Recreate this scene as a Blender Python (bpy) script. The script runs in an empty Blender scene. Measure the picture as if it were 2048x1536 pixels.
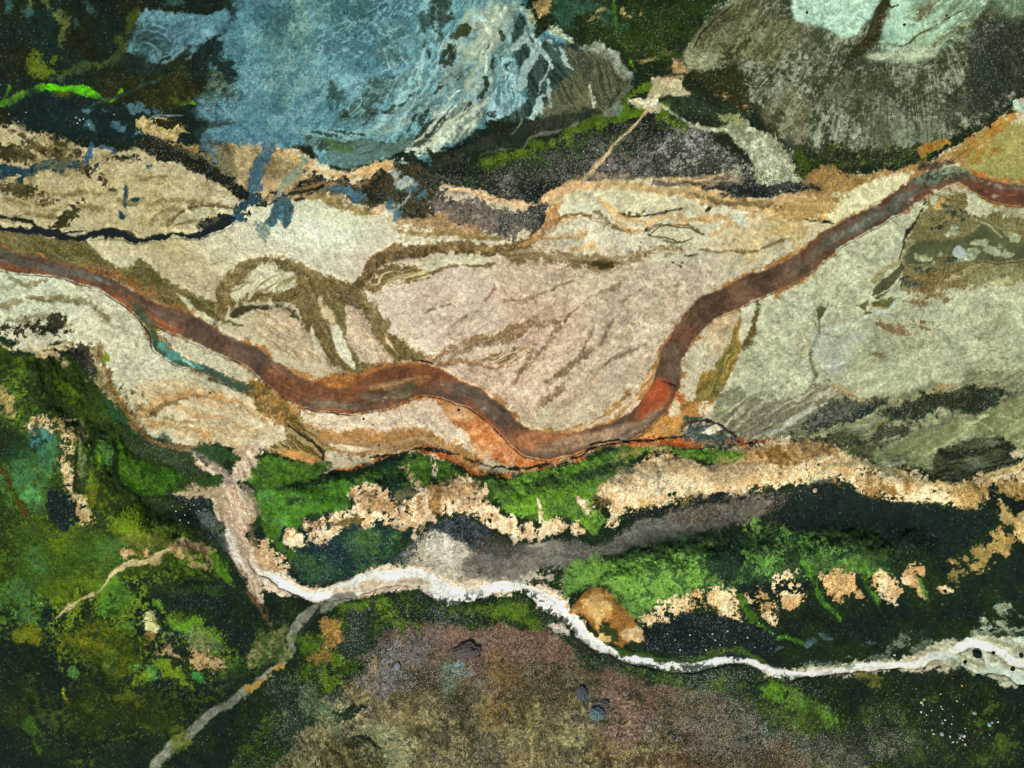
import bpy, bmesh, math, random
from mathutils import Vector
import numpy as np
# ---------- camera: a drone looking straight down, 150 m up; one plan unit is 0.1 m
ALT = 150.0; PX = 0.1
SC = bpy.context.scene
cam = bpy.data.cameras.new("drone_camera"); camo = bpy.data.objects.new("drone_camera", cam)
SC.collection.objects.link(camo); SC.camera = camo
camo.location = (0, 0, ALT); camo.rotation_euler = (0, 0, 0)
cam.sensor_width = 36; cam.lens = 36 * ALT / (2048 * PX); cam.clip_start = 1; cam.clip_end = 20000
# ---------- daylight: sun from the lower left of the frame, about 50 degrees up
EL, AZ = math.radians(52), math.atan2(-.50, -.80)          # AZ: compass angle of the sun, x/y
sunv = Vector((math.sin(AZ) * math.cos(EL), math.cos(AZ) * math.cos(EL), math.sin(EL)))
w = bpy.data.worlds.new("World"); SC.world = w; w.use_nodes = True
nt = w.node_tree; bg = nt.nodes["Background"]
sky = nt.nodes.new("ShaderNodeTexSky"); sky.sky_type = 'NISHITA'; sky.sun_disc = False
sky.sun_elevation = EL; sky.sun_rotation = AZ; sky.air_density = 1; sky.dust_density = 1.5
nt.links.new(sky.outputs[0], bg.inputs[0]); bg.inputs[1].default_value = 0.08
sl_ = bpy.data.lights.new("sun", 'SUN'); sl_.energy = 3.6; sl_.angle = math.radians(.53); sl_.color = (1, .95, .88)
so = bpy.data.objects.new("sun", sl_); SC.collection.objects.link(so); so.location = (-60, -90, 140)
so.rotation_euler = sunv.to_track_quat('Z', 'Y').to_euler()
SC.view_settings.view_transform = 'Standard'; SC.view_settings.look = 'None'
SC.view_settings.exposure = 0; SC.view_settings.gamma = 1
SC.cycles.filter_width = 1.0
GAIN = 1.15          # light reaching level ground, used to turn observed colours into surface colours
# == MAP BEGIN ==  (survey of the valley: plan coordinates run 0..2048 east and 0..1536 south)
import numpy as np, math
f4 = np.float32
STEP = 1.5
def axis(n):
    inner = np.arange(-90, n + 90 + STEP, STEP)
    out, d, p = [], STEP, inner[-1]
    while p < n + 60000:
        d *= 1.22; p += d; out.append(p)
    g = np.array(out) - inner[-1]
    return np.concatenate([inner[0] - g[::-1], inner, inner[-1] + g]).astype(f4)
XS, YS = axis(2048), axis(1536)
NX, NY = len(XS), len(YS)
GX, GY = np.meshgrid(XS, YS)
rng = np.random.default_rng(7)
TAB = rng.uniform(-1, 1, (256, 256)).astype(f4)
def vnoise(x, y, ox=0, oy=0):
    x = x + ox; y = y + oy
    xi = np.floor(x); yi = np.floor(y)
    fx = x - xi; fy = y - yi
    xi = xi.astype(np.int32) & 255; yi = yi.astype(np.int32) & 255
    x1 = (xi + 1) & 255; y1 = (yi + 1) & 255
    fx = fx * fx * (3 - 2 * fx); fy = fy * fy * (3 - 2 * fy)
    a = TAB[yi, xi]; b = TAB[yi, x1]; c = TAB[y1, xi]; d = TAB[y1, x1]
    return (a + (b - a) * fx) * (1 - fy) + (c + (d - c) * fx) * fy
def fbm(x, y, sc, octv, seed, gain=0.55):
    r = 0; amp = 1; t = 0
    for o in range(octv):
        r = r + amp * vnoise(x / sc * 1.0, y / sc, seed * 17.3 + o * 31.7, seed * 9.1 + o * 11.3)
        t += amp * amp; amp *= gain; sc = sc / 2.03
    return (r / (math.sqrt(t) * 0.36)).astype(f4) * 0.5      # about unit spread 0.5
NB = [fbm(GX, GY, 170, 4, s) for s in (1, 2)]
NM = [fbm(GX, GY, 44, 4, s) for s in (3, 4, 5)]
NF = [fbm(GX, GY, 11, 3, s, .7) for s in (6, 7, 8)]
NQ = [fbm(GX, GY, 5.2, 2, s, .8) for s in (21, 22, 23)]
WA = [fbm(GX, GY, 60, 4, s) for s in (11, 12)]
WB = [fbm(GX, GY, 60, 4, s) for s in (13, 14)]
NP = [rng.standard_normal((NY, NX)).astype(f4) for _ in range(3)]
# ---- lines of flow: distance from the river's centre line, from a coarse grid
def flow_field(line):
    p = smooth(pts(line), False); cx = np.arange(-320, 2400, 10.0); cy = np.arange(-320, 1900, 10.0)
    X, Y = np.meshgrid(cx, cy); D = np.full(X.shape, 1e9); Aa = np.zeros(X.shape); acc = 0
    for a, b in zip(p[:-1], p[1:]):
        dx, dy = b[0] - a[0], b[1] - a[1]; l = math.hypot(dx, dy)
        t = np.clip(((X - a[0]) * dx + (Y - a[1]) * dy) / (l * l + 1e-6), 0, 1)
        d = np.hypot(X - a[0] - t * dx, Y - a[1] - t * dy); m = d < np.abs(D)
        sg = np.where((X - a[0]) * dy - (Y - a[1]) * dx > 0, 1, -1)
        D = np.where(m, d * sg, D); Aa = np.where(m, acc + t * l, Aa); acc += l
    def up(F):
        u = np.clip((GX + 320) / 10, 0, len(cx) - 1.001); v = np.clip((GY + 320) / 10, 0, len(cy) - 1.001)
        i = u.astype(int); j = v.astype(int); fu = u - i; fv = v - j
        return ((F[j, i] * (1 - fu) + F[j, i + 1] * fu) * (1 - fv) + (F[j + 1, i] * (1 - fu) + F[j + 1, i + 1] * fu) * fv).astype(f4)
    return up(D), up(Aa)
# fields that the layers write
COL = np.zeros((NY, NX, 3), f4); COL[:] = (190, 178, 145)
GR = np.full((NY, NX), .09, f4)       # grain of the gravel
SA = np.full((NY, NX), .03, f4)      # share of pale stones
PE = np.full((NY, NX), .02, f4)      # share of dark stones
MO = np.zeros((NY, NX), f4)           # moss cover
DH = np.zeros((NY, NX), f4)           # relief from layers
WA1 = np.zeros((NY, NX), f4)          # river water
WA2 = np.zeros((NY, NX), f4)          # milky stream water
WA3 = np.zeros((NY, NX), f4); WA4 = np.zeros((NY, NX), f4)   # side creek, pools and black strokes
WAS = {1: WA1, 2: WA2, 3: WA3, 4: WA4}
def pts(s): return np.array([[float(v) for v in t.split(',')] for t in s.split()], float)
def smooth(p, closed, n=4):
    k = len(p); out = []
    rngk = range(k) if closed else range(k - 1)
    for i in rngk:
        if closed: a, b, c, d = p[(i - 1) % k], p[i], p[(i + 1) % k], p[(i + 2) % k]
        else: a, b, c, d = p[max(i - 1, 0)], p[i], p[i + 1], p[min(i + 2, k - 1)]
        for j in range(n):
            t = j / n
            out.append(.5 * ((2 * b) + (c - a) * t + (2 * a - 5 * b + 4 * c - d) * t * t + (3 * b - a - 3 * c + d) * t ** 3))
    if not closed: out.append(p[-1])
    return np.array(out)
def sl(x0, y0, x1, y1):
    i0, i1 = np.searchsorted(XS, [x0, x1]); j0, j1 = np.searchsorted(YS, [y0, y1])
    return slice(j0, j1 + 1), slice(i0, i1 + 1)
LN = [0]
def seg_dist(D, x, y, p, q, wp, wq, R, s0, clampout):
    x0, x1 = min(p[0], q[0]) - R, max(p[0], q[0]) + R
    y0, y1 = min(p[1], q[1]) - R, max(p[1], q[1]) + R
    a, b = sl(x0, y0, x1, y1)
    a = slice(max(a.start - s0[0].start, 0), max(min(a.stop, s0[0].stop) - s0[0].start, 0))
    b = slice(max(b.start - s0[1].start, 0), max(min(b.stop, s0[1].stop) - s0[1].start, 0))
    if a.stop <= a.start or b.stop <= b.start: return
    xx, yy = x[a, b], y[a, b]
    dx, dy = q[0] - p[0], q[1] - p[1]
    t = np.clip(((xx - p[0]) * dx + (yy - p[1]) * dy) / (dx * dx + dy * dy + 1e-6), 0, 1)
    d = np.hypot(xx - p[0] - t * dx, yy - p[1] - t * dy) - (wp + (wq - wp) * t)
    D[a, b] = np.minimum(D[a, b], d)
def sdf(kind, P, warp, mar):
    """signed distance (negative inside) of a polygon, a stroke or an ellipse, edges wandering by warp"""
    k = LN[0]
    if kind == 'E':
        cx, cy, rx, ry, ang = P
        R = max(rx, ry) + mar + warp * 2
        s = sl(cx - R, cy - R, cx + R, cy + R)
    else:
        w = P[:, 2].max() if P.shape[1] > 2 else 0
        R = mar + warp * 2 + w
        s = sl(P[:, 0].min() - R, P[:, 1].min() - R, P[:, 0].max() + R, P[:, 1].max() + R)
    x = GX[s] + warp * (WA[k % 2][s] * 1.3 + .35 * NF[k % 3][s]); y = GY[s] + warp * (WB[k % 2][s] * 1.3 + .35 * NF[(k + 1) % 3][s])
    if kind == 'E':
        c, n = math.cos(math.radians(ang)), math.sin(math.radians(ang))
        u = ((x - cx) * c + (y - cy) * n) / rx; v = (-(x - cx) * n + (y - cy) * c) / ry
        return s, (np.hypot(u, v) - 1) * min(rx, ry)
    D = np.full(x.shape, R, f4)
    n = len(P)
    if kind == 'S':
        for i in range(n - 1): seg_dist(D, x, y, P[i], P[i + 1], P[i][2], P[i + 1][2], R, s, False)
        return s, D
    for i in range(n): seg_dist(D, x, y, P[i], P[(i + 1) % n], 0, 0, R, s, True)
    inside = np.zeros(x.shape, bool)
    for i in range(n):
        p, q = P[i], P[(i + 1) % n]
        lo, hi = min(p[1], q[1]), max(p[1], q[1])
        if hi - lo < 1e-6: continue
        j0, j1 = np.searchsorted(YS, [lo - warp * 3 - 2, hi + warp * 3 + 2])
        j0 = max(j0 - s[0].start, 0); j1 = min(j1 - s[0].start + 1, x.shape[0])
        if j1 <= j0: continue
        yy = y[j0:j1]; xx = x[j0:j1]
        c = (yy >= lo) & (yy < hi) & (xx < p[0] + (yy - p[1]) * (q[0] - p[0]) / (q[1] - p[1]))
        inside[j0:j1] ^= c
    return s, np.where(inside, -D, D)
def streak(s, ang, seed, ls=60, ws=5):
    c, n = math.cos(math.radians(ang)), math.sin(math.radians(ang))
    x, y = GX[s] + 8 * WA[0][s], GY[s] + 8 * WB[0][s]
    u = (x * c + y * n) / ls; v = (-x * n + y * c) / ws
    return ((vnoise(u, v, seed * 3.1, seed) + .6 * vnoise(u * 2, v * 2, seed, seed * 2.7)) * 1.1).astype(f4)
def L(kind, P, c, w=5, soft=4, di=0, op=1, var=.06, c2=None, m2='m', b2=0, ang=None, gr=None, sa=None, pe=None, mo=0, dh=0, hs=None, on=None, cov=None, wa=0, no_col=False, k2=1):
    LN[0] += 1; k = LN[0]
    mar = soft + di * 2.5 + 4 + (abs(hs) if hs else 0)
    s, D = sdf(kind, P, w, mar)
    if di:
        nz = .6 * NF[k % 3][s] + .45 * NQ[k % 3][s] + .14 * NP[k % 3][s] + .55 * NM[k % 3][s]
        E = D + di * nz
    else: E = D
    M = np.clip(.5 - E / soft, 0, 1)
    if on is not None: M = M * on[s]
    if cov is not None:
        N = .5 * NM[(k + 1) % 3][s] + .6 * NF[(k + 1) % 3][s] + .45 * NQ[(k + 1) % 3][s] + .08 * NP[(k + 1) % 3][s]
        M = M * np.clip((N + (cov - .5) * 1.6) * 3.5 + .5, 0, 1)
    if wa: WAS[wa][s] = np.maximum(WAS[wa][s], np.clip(.5 - D / 8, 0, 1))
    if dh: DH[s] += dh * np.clip(.5 - D / (hs or max(soft, 8)), 0, 1)
    if no_col: return
    Mo = M * op
    C = np.empty(M.shape + (3,), f4); C[:] = c
    if c2 is not None:
        if ang is not None: z = streak(s, ang, k)
        else: z = {'b': NB, 'm': NM, 'f': NF}[m2][k % 2][s] * 1.0
        z = np.clip(.5 + z * k2 + b2, 0, 1)[..., None]
        C = C * (1 - z) + np.array(c2, f4) * z
    if var: C = C * (1 + var * (NM[(k + 1) % 3][s] + .8 * NF[(k + 2) % 3][s] + .8 * NQ[(k + 1) % 3][s]))[..., None]
    COL[s] = COL[s] * (1 - Mo[..., None]) + C * Mo[..., None]
    for F, v in ((GR, gr), (SA, sa), (PE, pe), (MO, mo)):
        if v is not None: F[s] = F[s] * (1 - Mo) + v * Mo
def tame(k, a, b, c):
    k['w'] = min(k.get('w', 5), a); k['di'] = min(k.get('di', 0), b); k['soft'] = min(k.get('soft', 4), c); return k
def P(s, c, **k):
    p = pts(s); e = min(np.ptp(p[:, 0]), np.ptp(p[:, 1])); L('P', smooth(p, True), c, **tame(k, 2 + e * .09, 1 + e * .14, 1.5 + e * .3))
def S(s, c, hw=6, **k):
    p = pts(s)
    if p.shape[1] == 2: p = np.c_[p, np.full(len(p), hw)]
    e = p[:, 2].mean(); L('S', smooth(p, False), c, **tame(k, 1.5 + e * .8, .8 + e * .7, 1.6 + e))
def B(s, c, **k):
    """many soft or ragged patches: x,y,rx,ry,angle"""
    for t in s.split():
        e = [float(v) for v in t.split(',')]; e += [0] * (5 - len(e)); e[3] = e[3] or e[2]
        r = min(e[2], e[3]); L('E', e, c, **tame(dict(k), 1 + r * .5, 1 + r * .75, 1.5 + r))
# ---- gravel plain, broad tones
B("150,400,420,130,15", (172,162,118), soft=120, w=30, gr=.12)
B("230,440,260,70,12", (186,176,130), soft=60, w=25)
B("150,640,360,130,30", (196,194,165), soft=100, w=25)
B("30,580,120,60,20", (190,200,172), soft=50, w=15)
B("690,500,300,110,10", (203,199,172), soft=90, w=25)
B("620,450,110,40,15", (207,210,185), soft=30, w=10)
B("1050,660,300,140,-15", (198,172,148), soft=120, w=40, sa=.06)
B("880,620,170,110,35", (206,190,170), soft=70, w=20)
B("1000,780,190,60,-20", (214,184,160), soft=60, w=20)
B("1330,600,220,130,-40", (186,176,150), soft=120, w=30, sa=.06)
B("1450,430,300,60,5", (196,188,150), soft=60, w=20, c2=(205,200,172), ang=8)
B("1200,460,170,50,5", (200,194,168), soft=40, w=14)
B("1640,440,160,60,-20", (190,175,125), soft=60, w=20, c2=(200,170,110), ang=-8)
B("1640,680,320,190,-40", (172,168,138), soft=120, w=40, c2=(184,180,155), ang=-50)
B("1900,680,260,130,-20", (152,158,122), soft=110, w=40, c2=(166,168,135), ang=-25)
B("1560,740,120,110,-50", (168,168,144), soft=60, w=30)
B("1700,600,70,60", (164,162,130), soft=60, w=30)
B("620,860,170,50,12", (214,198,165), soft=30, w=10)
B("800,850,200,40,10", (216,192,166), soft=30, w=10)
B("400,830,130,50,15", (200,190,155), soft=40, w=10, c2=(205,170,120), ang=15)
# ---- streaks and rills over the gravel
def rills(s, c, hw=1.6, **k):
    for t in s.split(';'): S(t, c, hw, **{**dict(w=5, soft=4, di=1.6, op=.75, dh=-.12, hs=8), **k})
P("850,600 1000,560 1150,600 1200,700 1120,820 1000,830 900,750", (176,140,118), soft=60, w=40, di=12, op=.45, c2=(206,180,158), ang=-38, k2=1.6)
P("860,850 1100,700 1200,600 1400,560 1380,640 1290,760 1100,850", (188,160,132), soft=50, w=40, di=10, op=.5, c2=(206,182,160), ang=-42, k2=1.6)
P("1480,560 1800,400 1830,450 1700,560 1620,700 1600,850 1440,860 1480,700", (176,170,138), soft=30, w=20, op=.7, c2=(196,190,168), ang=-52, k2=1.6)
P("1640,760 2100,600 2100,760 1850,800 1650,830", (150,158,120), soft=30, w=30, op=.7, c2=(176,176,145), ang=-22, k2=1.6)
rills("870,720 920,690 960,672;905,650 950,620 985,585 990,570;850,630 905,610;1010,600 1080,590 1150,560;1130,640 1180,590 1240,570;1030,770 1050,740 1085,700 1120,650;1160,720 1100,760 1075,810;1190,660 1150,720 1130,760;1230,640 1200,690;1180,760 1230,720 1290,690;1245,600 1290,580", (120,95,72), 2.5, di=5, soft=7, op=.6)
rills("1020,655 990,680 940,700 900,722;1060,648 1120,640 1140,625;1070,700 1040,750;1120,780 1090,800 1075,830;1085,770 1130,740 1180,700", (105,82,52), 6, di=8, soft=10, op=.6)
rills("1520,640 1500,690 1480,760;1560,600 1545,680;1660,470 1600,540;1640,640 1600,720 1590,760;1700,520 1650,620 1640,700;1560,700 1520,800;1620,760 1560,830;1930,560 1860,620 1800,650;2048,700 1960,720 1880,715;2048,740 1960,770 1860,790;1980,640 1900,670 1830,680", (110,100,66), 3, di=6, soft=8, op=.6)
rills("20,300 90,330 140,345;0,330 60,350;30,365 80,385 150,380;240,395 330,410 400,400;100,430 140,410 200,420;150,395 230,380;280,360 330,345;300,440 350,420;60,420 130,440;10,400 60,410", (120,104,60), 4, di=6, soft=8, op=.6)
rills("1060,430 1130,418 1170,430 1210,455 1240,458;1240,425 1290,432 1340,420 1400,405;1310,455 1345,450 1390,452 1410,465;1300,470 1345,482 1380,478;1400,500 1440,505 1500,500 1560,480;1180,410 1210,440 1250,460 1300,460", (108,92,55), 2.5, di=3)
rills("1050,480 1120,470 1180,465;1140,500 1180,490;1100,440 1150,432;1200,400 1230,440 1270,460 1330,440 1390,432 1430,440;1430,470 1470,440 1500,425;1440,400 1520,420 1600,430 1660,440", (206,160,98), 4, di=5, soft=8, op=.7)
rills("30,560 60,575 90,560;60,600 110,595 150,600 190,615 220,640;50,640 90,630 110,650;0,610 40,605 100,595 160,605;90,660 140,650;20,640 70,655 120,660", (118,108,68), 5, di=7, soft=9, op=.65)
rills("270,830 340,800 400,790 460,800 530,840;280,850 330,845 380,855 420,880;300,800 380,785 440,790", (190,145,85), 5, di=6, soft=9, op=.75)
rills("330,835 380,840 400,862;270,815 320,810 370,800", (120,95,50), 4, di=6, soft=9, op=.6)
P("1500,600 1560,570 1700,480 1830,405 2200,380 2200,740 1900,760 1640,800 1500,840 1440,850 1460,760", (162,168,134), w=10, soft=16, op=.85, c2=(176, 182, 150), m2='b')
P("1640,760 2200,600 2200,760 1850,800 1650,830", (152,160,122), soft=30, w=30, op=.6, c2=(176,178,148), ang=-22, k2=1.6)
RV="-300,470,22 -60,494,22 0,512,20 40,526,17 100,534,15 150,546,14 200,562,15 250,592,17 300,620,18 350,645,20 400,664,19 450,688,19 500,708,20 540,742,23 580,772,24 620,790,24 680,802,22 740,798,21 790,788,18 850,772,19 900,778,20 950,797,19 990,825,20 1020,858,20 1060,885,26 1130,888,22 1200,872,20 1260,852,25 1305,815,28 1328,780,26 1338,740,25 1352,700,25 1372,660,25 1408,622,26 1460,595,25 1510,572,25 1560,552,24 1610,521,24 1660,485,23 1710,454,22 1760,427,21 1810,396,21 1850,370,20 1890,354,19 1930,350,16 1960,368,18 2000,385,18 2060,392,20 2300,398,22"
PSI, ALO = flow_field(RV)
def flow_lines(sg_, wd, ln, seed, amt, col, thr=.35):
    q = PSI / wd + 1.2 * WA[0] + .5 * WB[1]; z = vnoise(q, ALO / ln + .8 * WB[0], seed, seed * 2)
    r = np.clip((np.abs(z) * -1 + thr) / thr, 0, 1) ** 1.5 * np.clip(.55 + NM[seed % 3] * 1.1 + .5 * NB[seed % 2], 0, 1)
    land = ((GY > 250) & (GY < 900)).astype(f4)
    m = (r * amt * land * (1 - .25 * np.abs(NP[0])))[..., None].clip(0, 1)
    COL[:] = COL * (1 - m) + np.array(col, f4) * m
    DH[:] -= .06 * m[..., 0]
flow_lines(1, 26, 160, 3, .45, (126,108,74), .16)
flow_lines(1, 11, 70, 5, .35, (138,120,90), .18)
flow_lines(1, 17, 90, 8, .5, (222,212,184), .25)
flow_lines(1, 6, 40, 9, .22, (110,94,66), .25)
# ---- dark soil patches in the northwest gravel
B("140,430,26,10,-30 90,405,14,7 40,380,30,14 25,310,40,16,20 120,300,50,22,30 60,290,45,10,20", (62,58,36), di=14, soft=4, w=10, c2=(110,100,62))
B("150,335,60,10,30 230,318,30,5", (50,46,30), di=9, soft=4, w=8)
# ---- olive flats along the river
OL=(118,108,60)
P("-60,448 50,458 140,482 172,486 200,512 222,532 240,538 255,533 272,529 292,532 312,546 345,566 372,584 400,600 430,606 446,614 453,640 485,655 440,652 380,632 310,600 250,568 180,545 100,525 40,512 -60,490", OL, w=5, soft=5, di=3, c2=(92,84,44), ang=25, sa=.10, pe=.08, dh=-.2, hs=14)
P("268,560 300,570 340,600 380,625 425,648 410,664 360,642 310,618", (122,112,66), w=4, soft=5, di=4, c2=(100,88,50), ang=38, sa=.1)
P("350,585 372,598 432,640 462,650 440,655 400,635", (190,186,150), w=3, soft=4, di=2)
# ---- channel network in the middle (dry arms)
CH=(104,90,50); CH2=(134,118,72)
S("436,640,12 438,615,16 444,585,12 462,560,14 490,535,10 530,520,9 575,528,11 620,552,14 680,572,15 718,600,16 752,640,16 785,685,15 830,708,13 862,722,8", CH, w=4, soft=6, di=5, c2=CH2, m2='f', sa=.12, pe=.12, dh=-.3, hs=16)
P("590,535 640,556 690,575 735,605 760,645 785,680 825,700 862,722 850,728 830,722 800,716 790,735 760,738 730,748 700,745 655,720 640,690 622,660 600,620 588,590 560,575 575,560 595,560", CH, w=6, soft=6, di=6, c2=(128,112,66), ang=55, sa=.12, pe=.08, dh=-.3, hs=16)
P("448,598 480,585 520,580 560,585 600,580 610,610 560,600 500,600 455,615", (100,88,46), w=5, soft=7, di=6, c2=(130,112,60), ang=-10, sa=.12)
P("455,632 480,612 520,608 560,612 590,622 610,650 590,640 560,625 520,618 490,630 470,640", (70,66,44), w=3, soft=5, di=3)
P("500,560 560,542 590,560 600,578 560,582 510,582 470,600 455,595 470,575", (196,192,160), w=5, soft=6, di=5, c2=(150,140,95), ang=-30, k2=1.4)
P("515,625 560,620 600,645 618,690 640,718 640,725 590,715 550,690 520,660", (200,176,145), w=4, soft=6, di=8, c2=(170,150,112), ang=35, sa=.12)
P("662,655 680,660 700,700 712,735 690,722 672,690", (206,204,176), w=3, soft=4, di=2)
P("690,612 720,618 742,650 752,680 770,705 785,728 745,730 712,720 696,680 694,640", (214,188,160), w=3, soft=4, di=4, c2=(190,165,135), ang=60)
P("772,665 785,690 795,712 788,700 776,685", (206,180,150), w=2, soft=3)
P("640,598 662,625 668,650 650,630", (190,170,130), w=3, soft=4, di=5)
P("620,650 636,690 655,715 640,705 622,675", (206,200,172), w=2, soft=3, di=1)
S("712,580,9 730,556,13 758,525,14 800,504,13 860,497,12 930,494,10 990,500,9 1040,490,10 1080,462,8 1104,440,6 1112,420,5", (96, 78, 44), w=3, soft=5, di=4, c2=(138, 112, 70), m2='f', sa=.14, pe=.14, dh=-.3, hs=14)
S("1000,505,12 1060,514,14 1120,512,12 1180,520,14 1215,524,12 1245,516,8 1290,505,7 1350,498,5", (112,92,54), w=5, soft=8, di=8, c2=(150,128,88), ang=4, sa=.1, op=.9, dh=-.15, hs=12)
B("1208,528,20,5,5", (70,60,30), di=3, soft=3)
P("735,575 770,545 830,530 870,545 850,560 810,570 770,585 745,588", (120,98,54), w=6, soft=6, di=9, c2=(190,172,130), ang=-25, sa=.14, k2=1.4)
P("800,520 860,515 930,512 990,515 960,528 900,535 860,548 830,535", (196,186,150), w=3, soft=5, di=3, c2=(206,198,170), ang=-5)
rills("860,546 900,535 950,530 980,526;780,540 830,530", (96,80,40), 2.5, di=3)
P("845,722 880,705 930,685 965,668 1010,655 1050,642 1065,650 1020,680 960,690 920,700 880,718 860,735", (132,104,68), w=5, soft=6, di=6, c2=(160,130,92), ang=-28, sa=.1, dh=-.2, hs=14)
P("950,715 985,695 1020,688 1060,690 1050,700 1000,712 1040,712 1000,730 950,728", (120,96,58), w=8, soft=8, di=12, c2=(190,160,125), ang=-25, sa=.1, k2=1.4)
rills("880,730 920,725 980,735 1020,735", (150,112,68), 3, di=6, soft=8)
# eastern side arms of the river bend
P("1470,615 1484,620 1480,670 1472,720 1450,770 1430,800 1400,835 1370,842 1350,860 1320,880 1345,850 1380,820 1395,790 1405,750 1430,740 1455,700 1468,660", (124,104,46), w=3, soft=5, di=4, c2=(168,138,66), ang=-70, dh=-.25, hs=12)
P("1440,700 1462,690 1468,700 1450,740 1430,790 1405,820 1385,835 1390,800 1415,760", (104,100,52), w=3, soft=4, di=3, c2=(150,134,70), ang=-65)
P("1390,700 1412,705 1408,740 1392,790 1375,812 1366,800 1374,745", (196,186,155), w=3, soft=3, di=2)
P("1480,620 1500,610 1502,640 1490,680 1478,684", (196,192,165), w=3, soft=4, di=3)
S("1512,600,2 1505,650,4 1492,680,5 1484,690,4", (96,84,40), w=3, soft=4, di=4, sa=.15)
P("1420,650 1460,620 1466,650 1452,690 1436,720 1415,705 1400,690", (194,160,118), w=4, soft=5, di=6, c2=(190,176,140), ang=-60)
P("1392,808 1415,800 1428,810 1410,830 1392,828", (206,190,160), w=3, soft=3, di=4)
# ---- orange gravel fringe of the river
OR=(176,112,42)
S(RV.replace(',24 ',',31 ').replace(',20 ',',26 ').replace(',18 ',',23 ').replace(',25 ',',30 '), OR, w=4, soft=6, di=7, c2=(140,92,44), m2='f', sa=.14, pe=.14, op=.8)
P("170,525 230,545 290,580 330,608 280,590 230,562 180,548", (150,98,40), w=4, soft=6, di=8, c2=(120,84,40), m2='f', sa=.18, pe=.1)
P("620,775 680,750 720,740 760,725 840,725 900,745 960,790 900,800 820,800 760,815 700,815 640,800", (148,92,42), w=5, soft=8, di=6, c2=(176,116,54), m2='f', sa=.12)
P("880,800 950,810 1000,850 1030,890 1060,920 1000,925 960,905 930,870 900,830", (178,112,58), w=6, soft=8, di=9, c2=(206,158,112), m2='m', sa=.16)
P("930,860 990,850 1010,880 1060,905 1150,905 1200,895 1120,925 1050,940 980,925", (206,120,60), w=5, soft=8, di=8, c2=(214,150,100), m2='f', sa=.12)
P("1180,862 1250,830 1290,770 1350,770 1370,800 1340,850 1290,880 1200,885 1120,880", (186,98,44), w=5, soft=6, di=5, c2=(206,130,66), m2='f', sa=.1)
P("1290,860 1340,830 1380,800 1420,800 1380,850 1340,885 1290,888 1200,892", (196,140,70), w=5, soft=8, di=7, c2=(150,112,52), ang=-35, sa=.14)
P("1040,860 1120,862 1200,845 1270,800 1290,760 1310,740 1290,800 1240,850 1150,878 1060,878", (160,120,62), w=5, soft=8, di=6, c2=(206,160,110), ang=-35)
P("1240,835 1262,800 1282,802 1276,830 1250,845", (214,190,165), w=3, soft=4, di=3)
P("1100,850 1160,845 1220,815 1270,770 1250,800 1200,850 1150,855", (210,180,150), w=3, soft=5, di=7, c2=(170,130,80), ang=-35, k2=1.5)
P("1345,805 1356,800 1358,830 1345,838 1338,825", (206,186,150), w=3, soft=3, di=3)
# southern arm
S("505,775,12 530,800,20 560,830,22 600,855,18 650,872,20 720,882,28 800,878,24 860,882,20 910,905,16 960,925,12", (160,122,72), w=5, soft=6, di=5, c2=(188,136,76), ang=8, sa=.12, dh=-.25, hs=16)
S("515,780,14 545,820,22 575,838,14", (118,96,44), w=5, soft=6, di=7, c2=(160,120,60), m2='f', sa=.14)
S("640,880,8 700,890,10 780,890,10 850,885,8 900,900,7", (150,118,80), w=4, soft=5, c2=(168,134,92), ang=5)
P("655,888 700,890 745,898 730,903 690,902", (222,196,158), w=2, soft=3, di=1)
P("590,838 640,862 645,880 660,890 650,910 640,930 590,920 545,905 520,895 560,880", (172,150,100), w=4, soft=5, di=9, c2=(110,90,40), ang=40, k2=1.5, sa=.1)
S("575,852,2 600,868,3 625,885,3 642,905,3 645,920,2", (48,40,34), w=3, soft=3)
P("560,895 620,905 645,925 600,922 555,912", (206,150,86), w=3, soft=4, di=3)
# ---- the water itself
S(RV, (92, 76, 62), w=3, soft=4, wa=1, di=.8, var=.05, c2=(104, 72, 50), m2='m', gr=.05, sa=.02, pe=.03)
S("690,795,10 740,765,14 790,748,15 835,744,15 870,752,15 905,775,16", (134, 84, 50), w=2, soft=4, wa=1, gr=.05, sa=.02)
P("732,772 775,758 840,752 870,758 840,768 800,778 768,782 760,772 745,776", (178,148,100), w=2, soft=3, di=3, sa=.2)
WAf=np.clip(WA1,0,1)
B("440,690,200,40,28", (96, 76, 62), soft=30, on=WAf, op=.6)
B("610,790,120,30,8 830,760,100,30 560,760,40,20,45", (124, 76, 44), soft=20, on=WAf, op=.75, c2=(134, 84, 46), m2='f')
B("670,808,60,10,3 740,790,16,8", (118,104,82), soft=8, on=WAf, op=.9)
B("800,785,30,12,-15", (122,104,76), soft=5, on=WAf)
B("980,815,50,10,35 930,785,60,10,15", (112,94,78), soft=8, on=WAf, op=.9)
B("975,850,60,14,50", (184,100,52), soft=10, on=WAf, op=.9, c2=(160,84,44), m2='f')
B("1080,885,60,26", (176,116,74), soft=14, on=WAf, op=.9)
B("1150,885,90,16,-8 1220,868,50,12,-20", (150,124,96), soft=8, on=WAf, op=.9)
B("1310,800,40,26,-50", (168,88,44), soft=10, on=WAf, op=.95, c2=(150,74,38), m2='f')
B("1285,850,50,9,-45", (132,112,88), soft=6, on=WAf, op=.9)
B("1345,715,40,22,-60", (106,86,66), soft=12, on=WAf, op=.8)
B("1480,588,150,26,-25", (88,68,50), soft=12, on=WAf, op=.9, c2=(104,80,58), m2='m')
B("1640,500,90,10,-33", (96,88,74), soft=10, on=WAf, op=.8)
B("1750,432,110,10,-30", (104,108,94), soft=7, on=WAf, op=.9)
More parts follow.
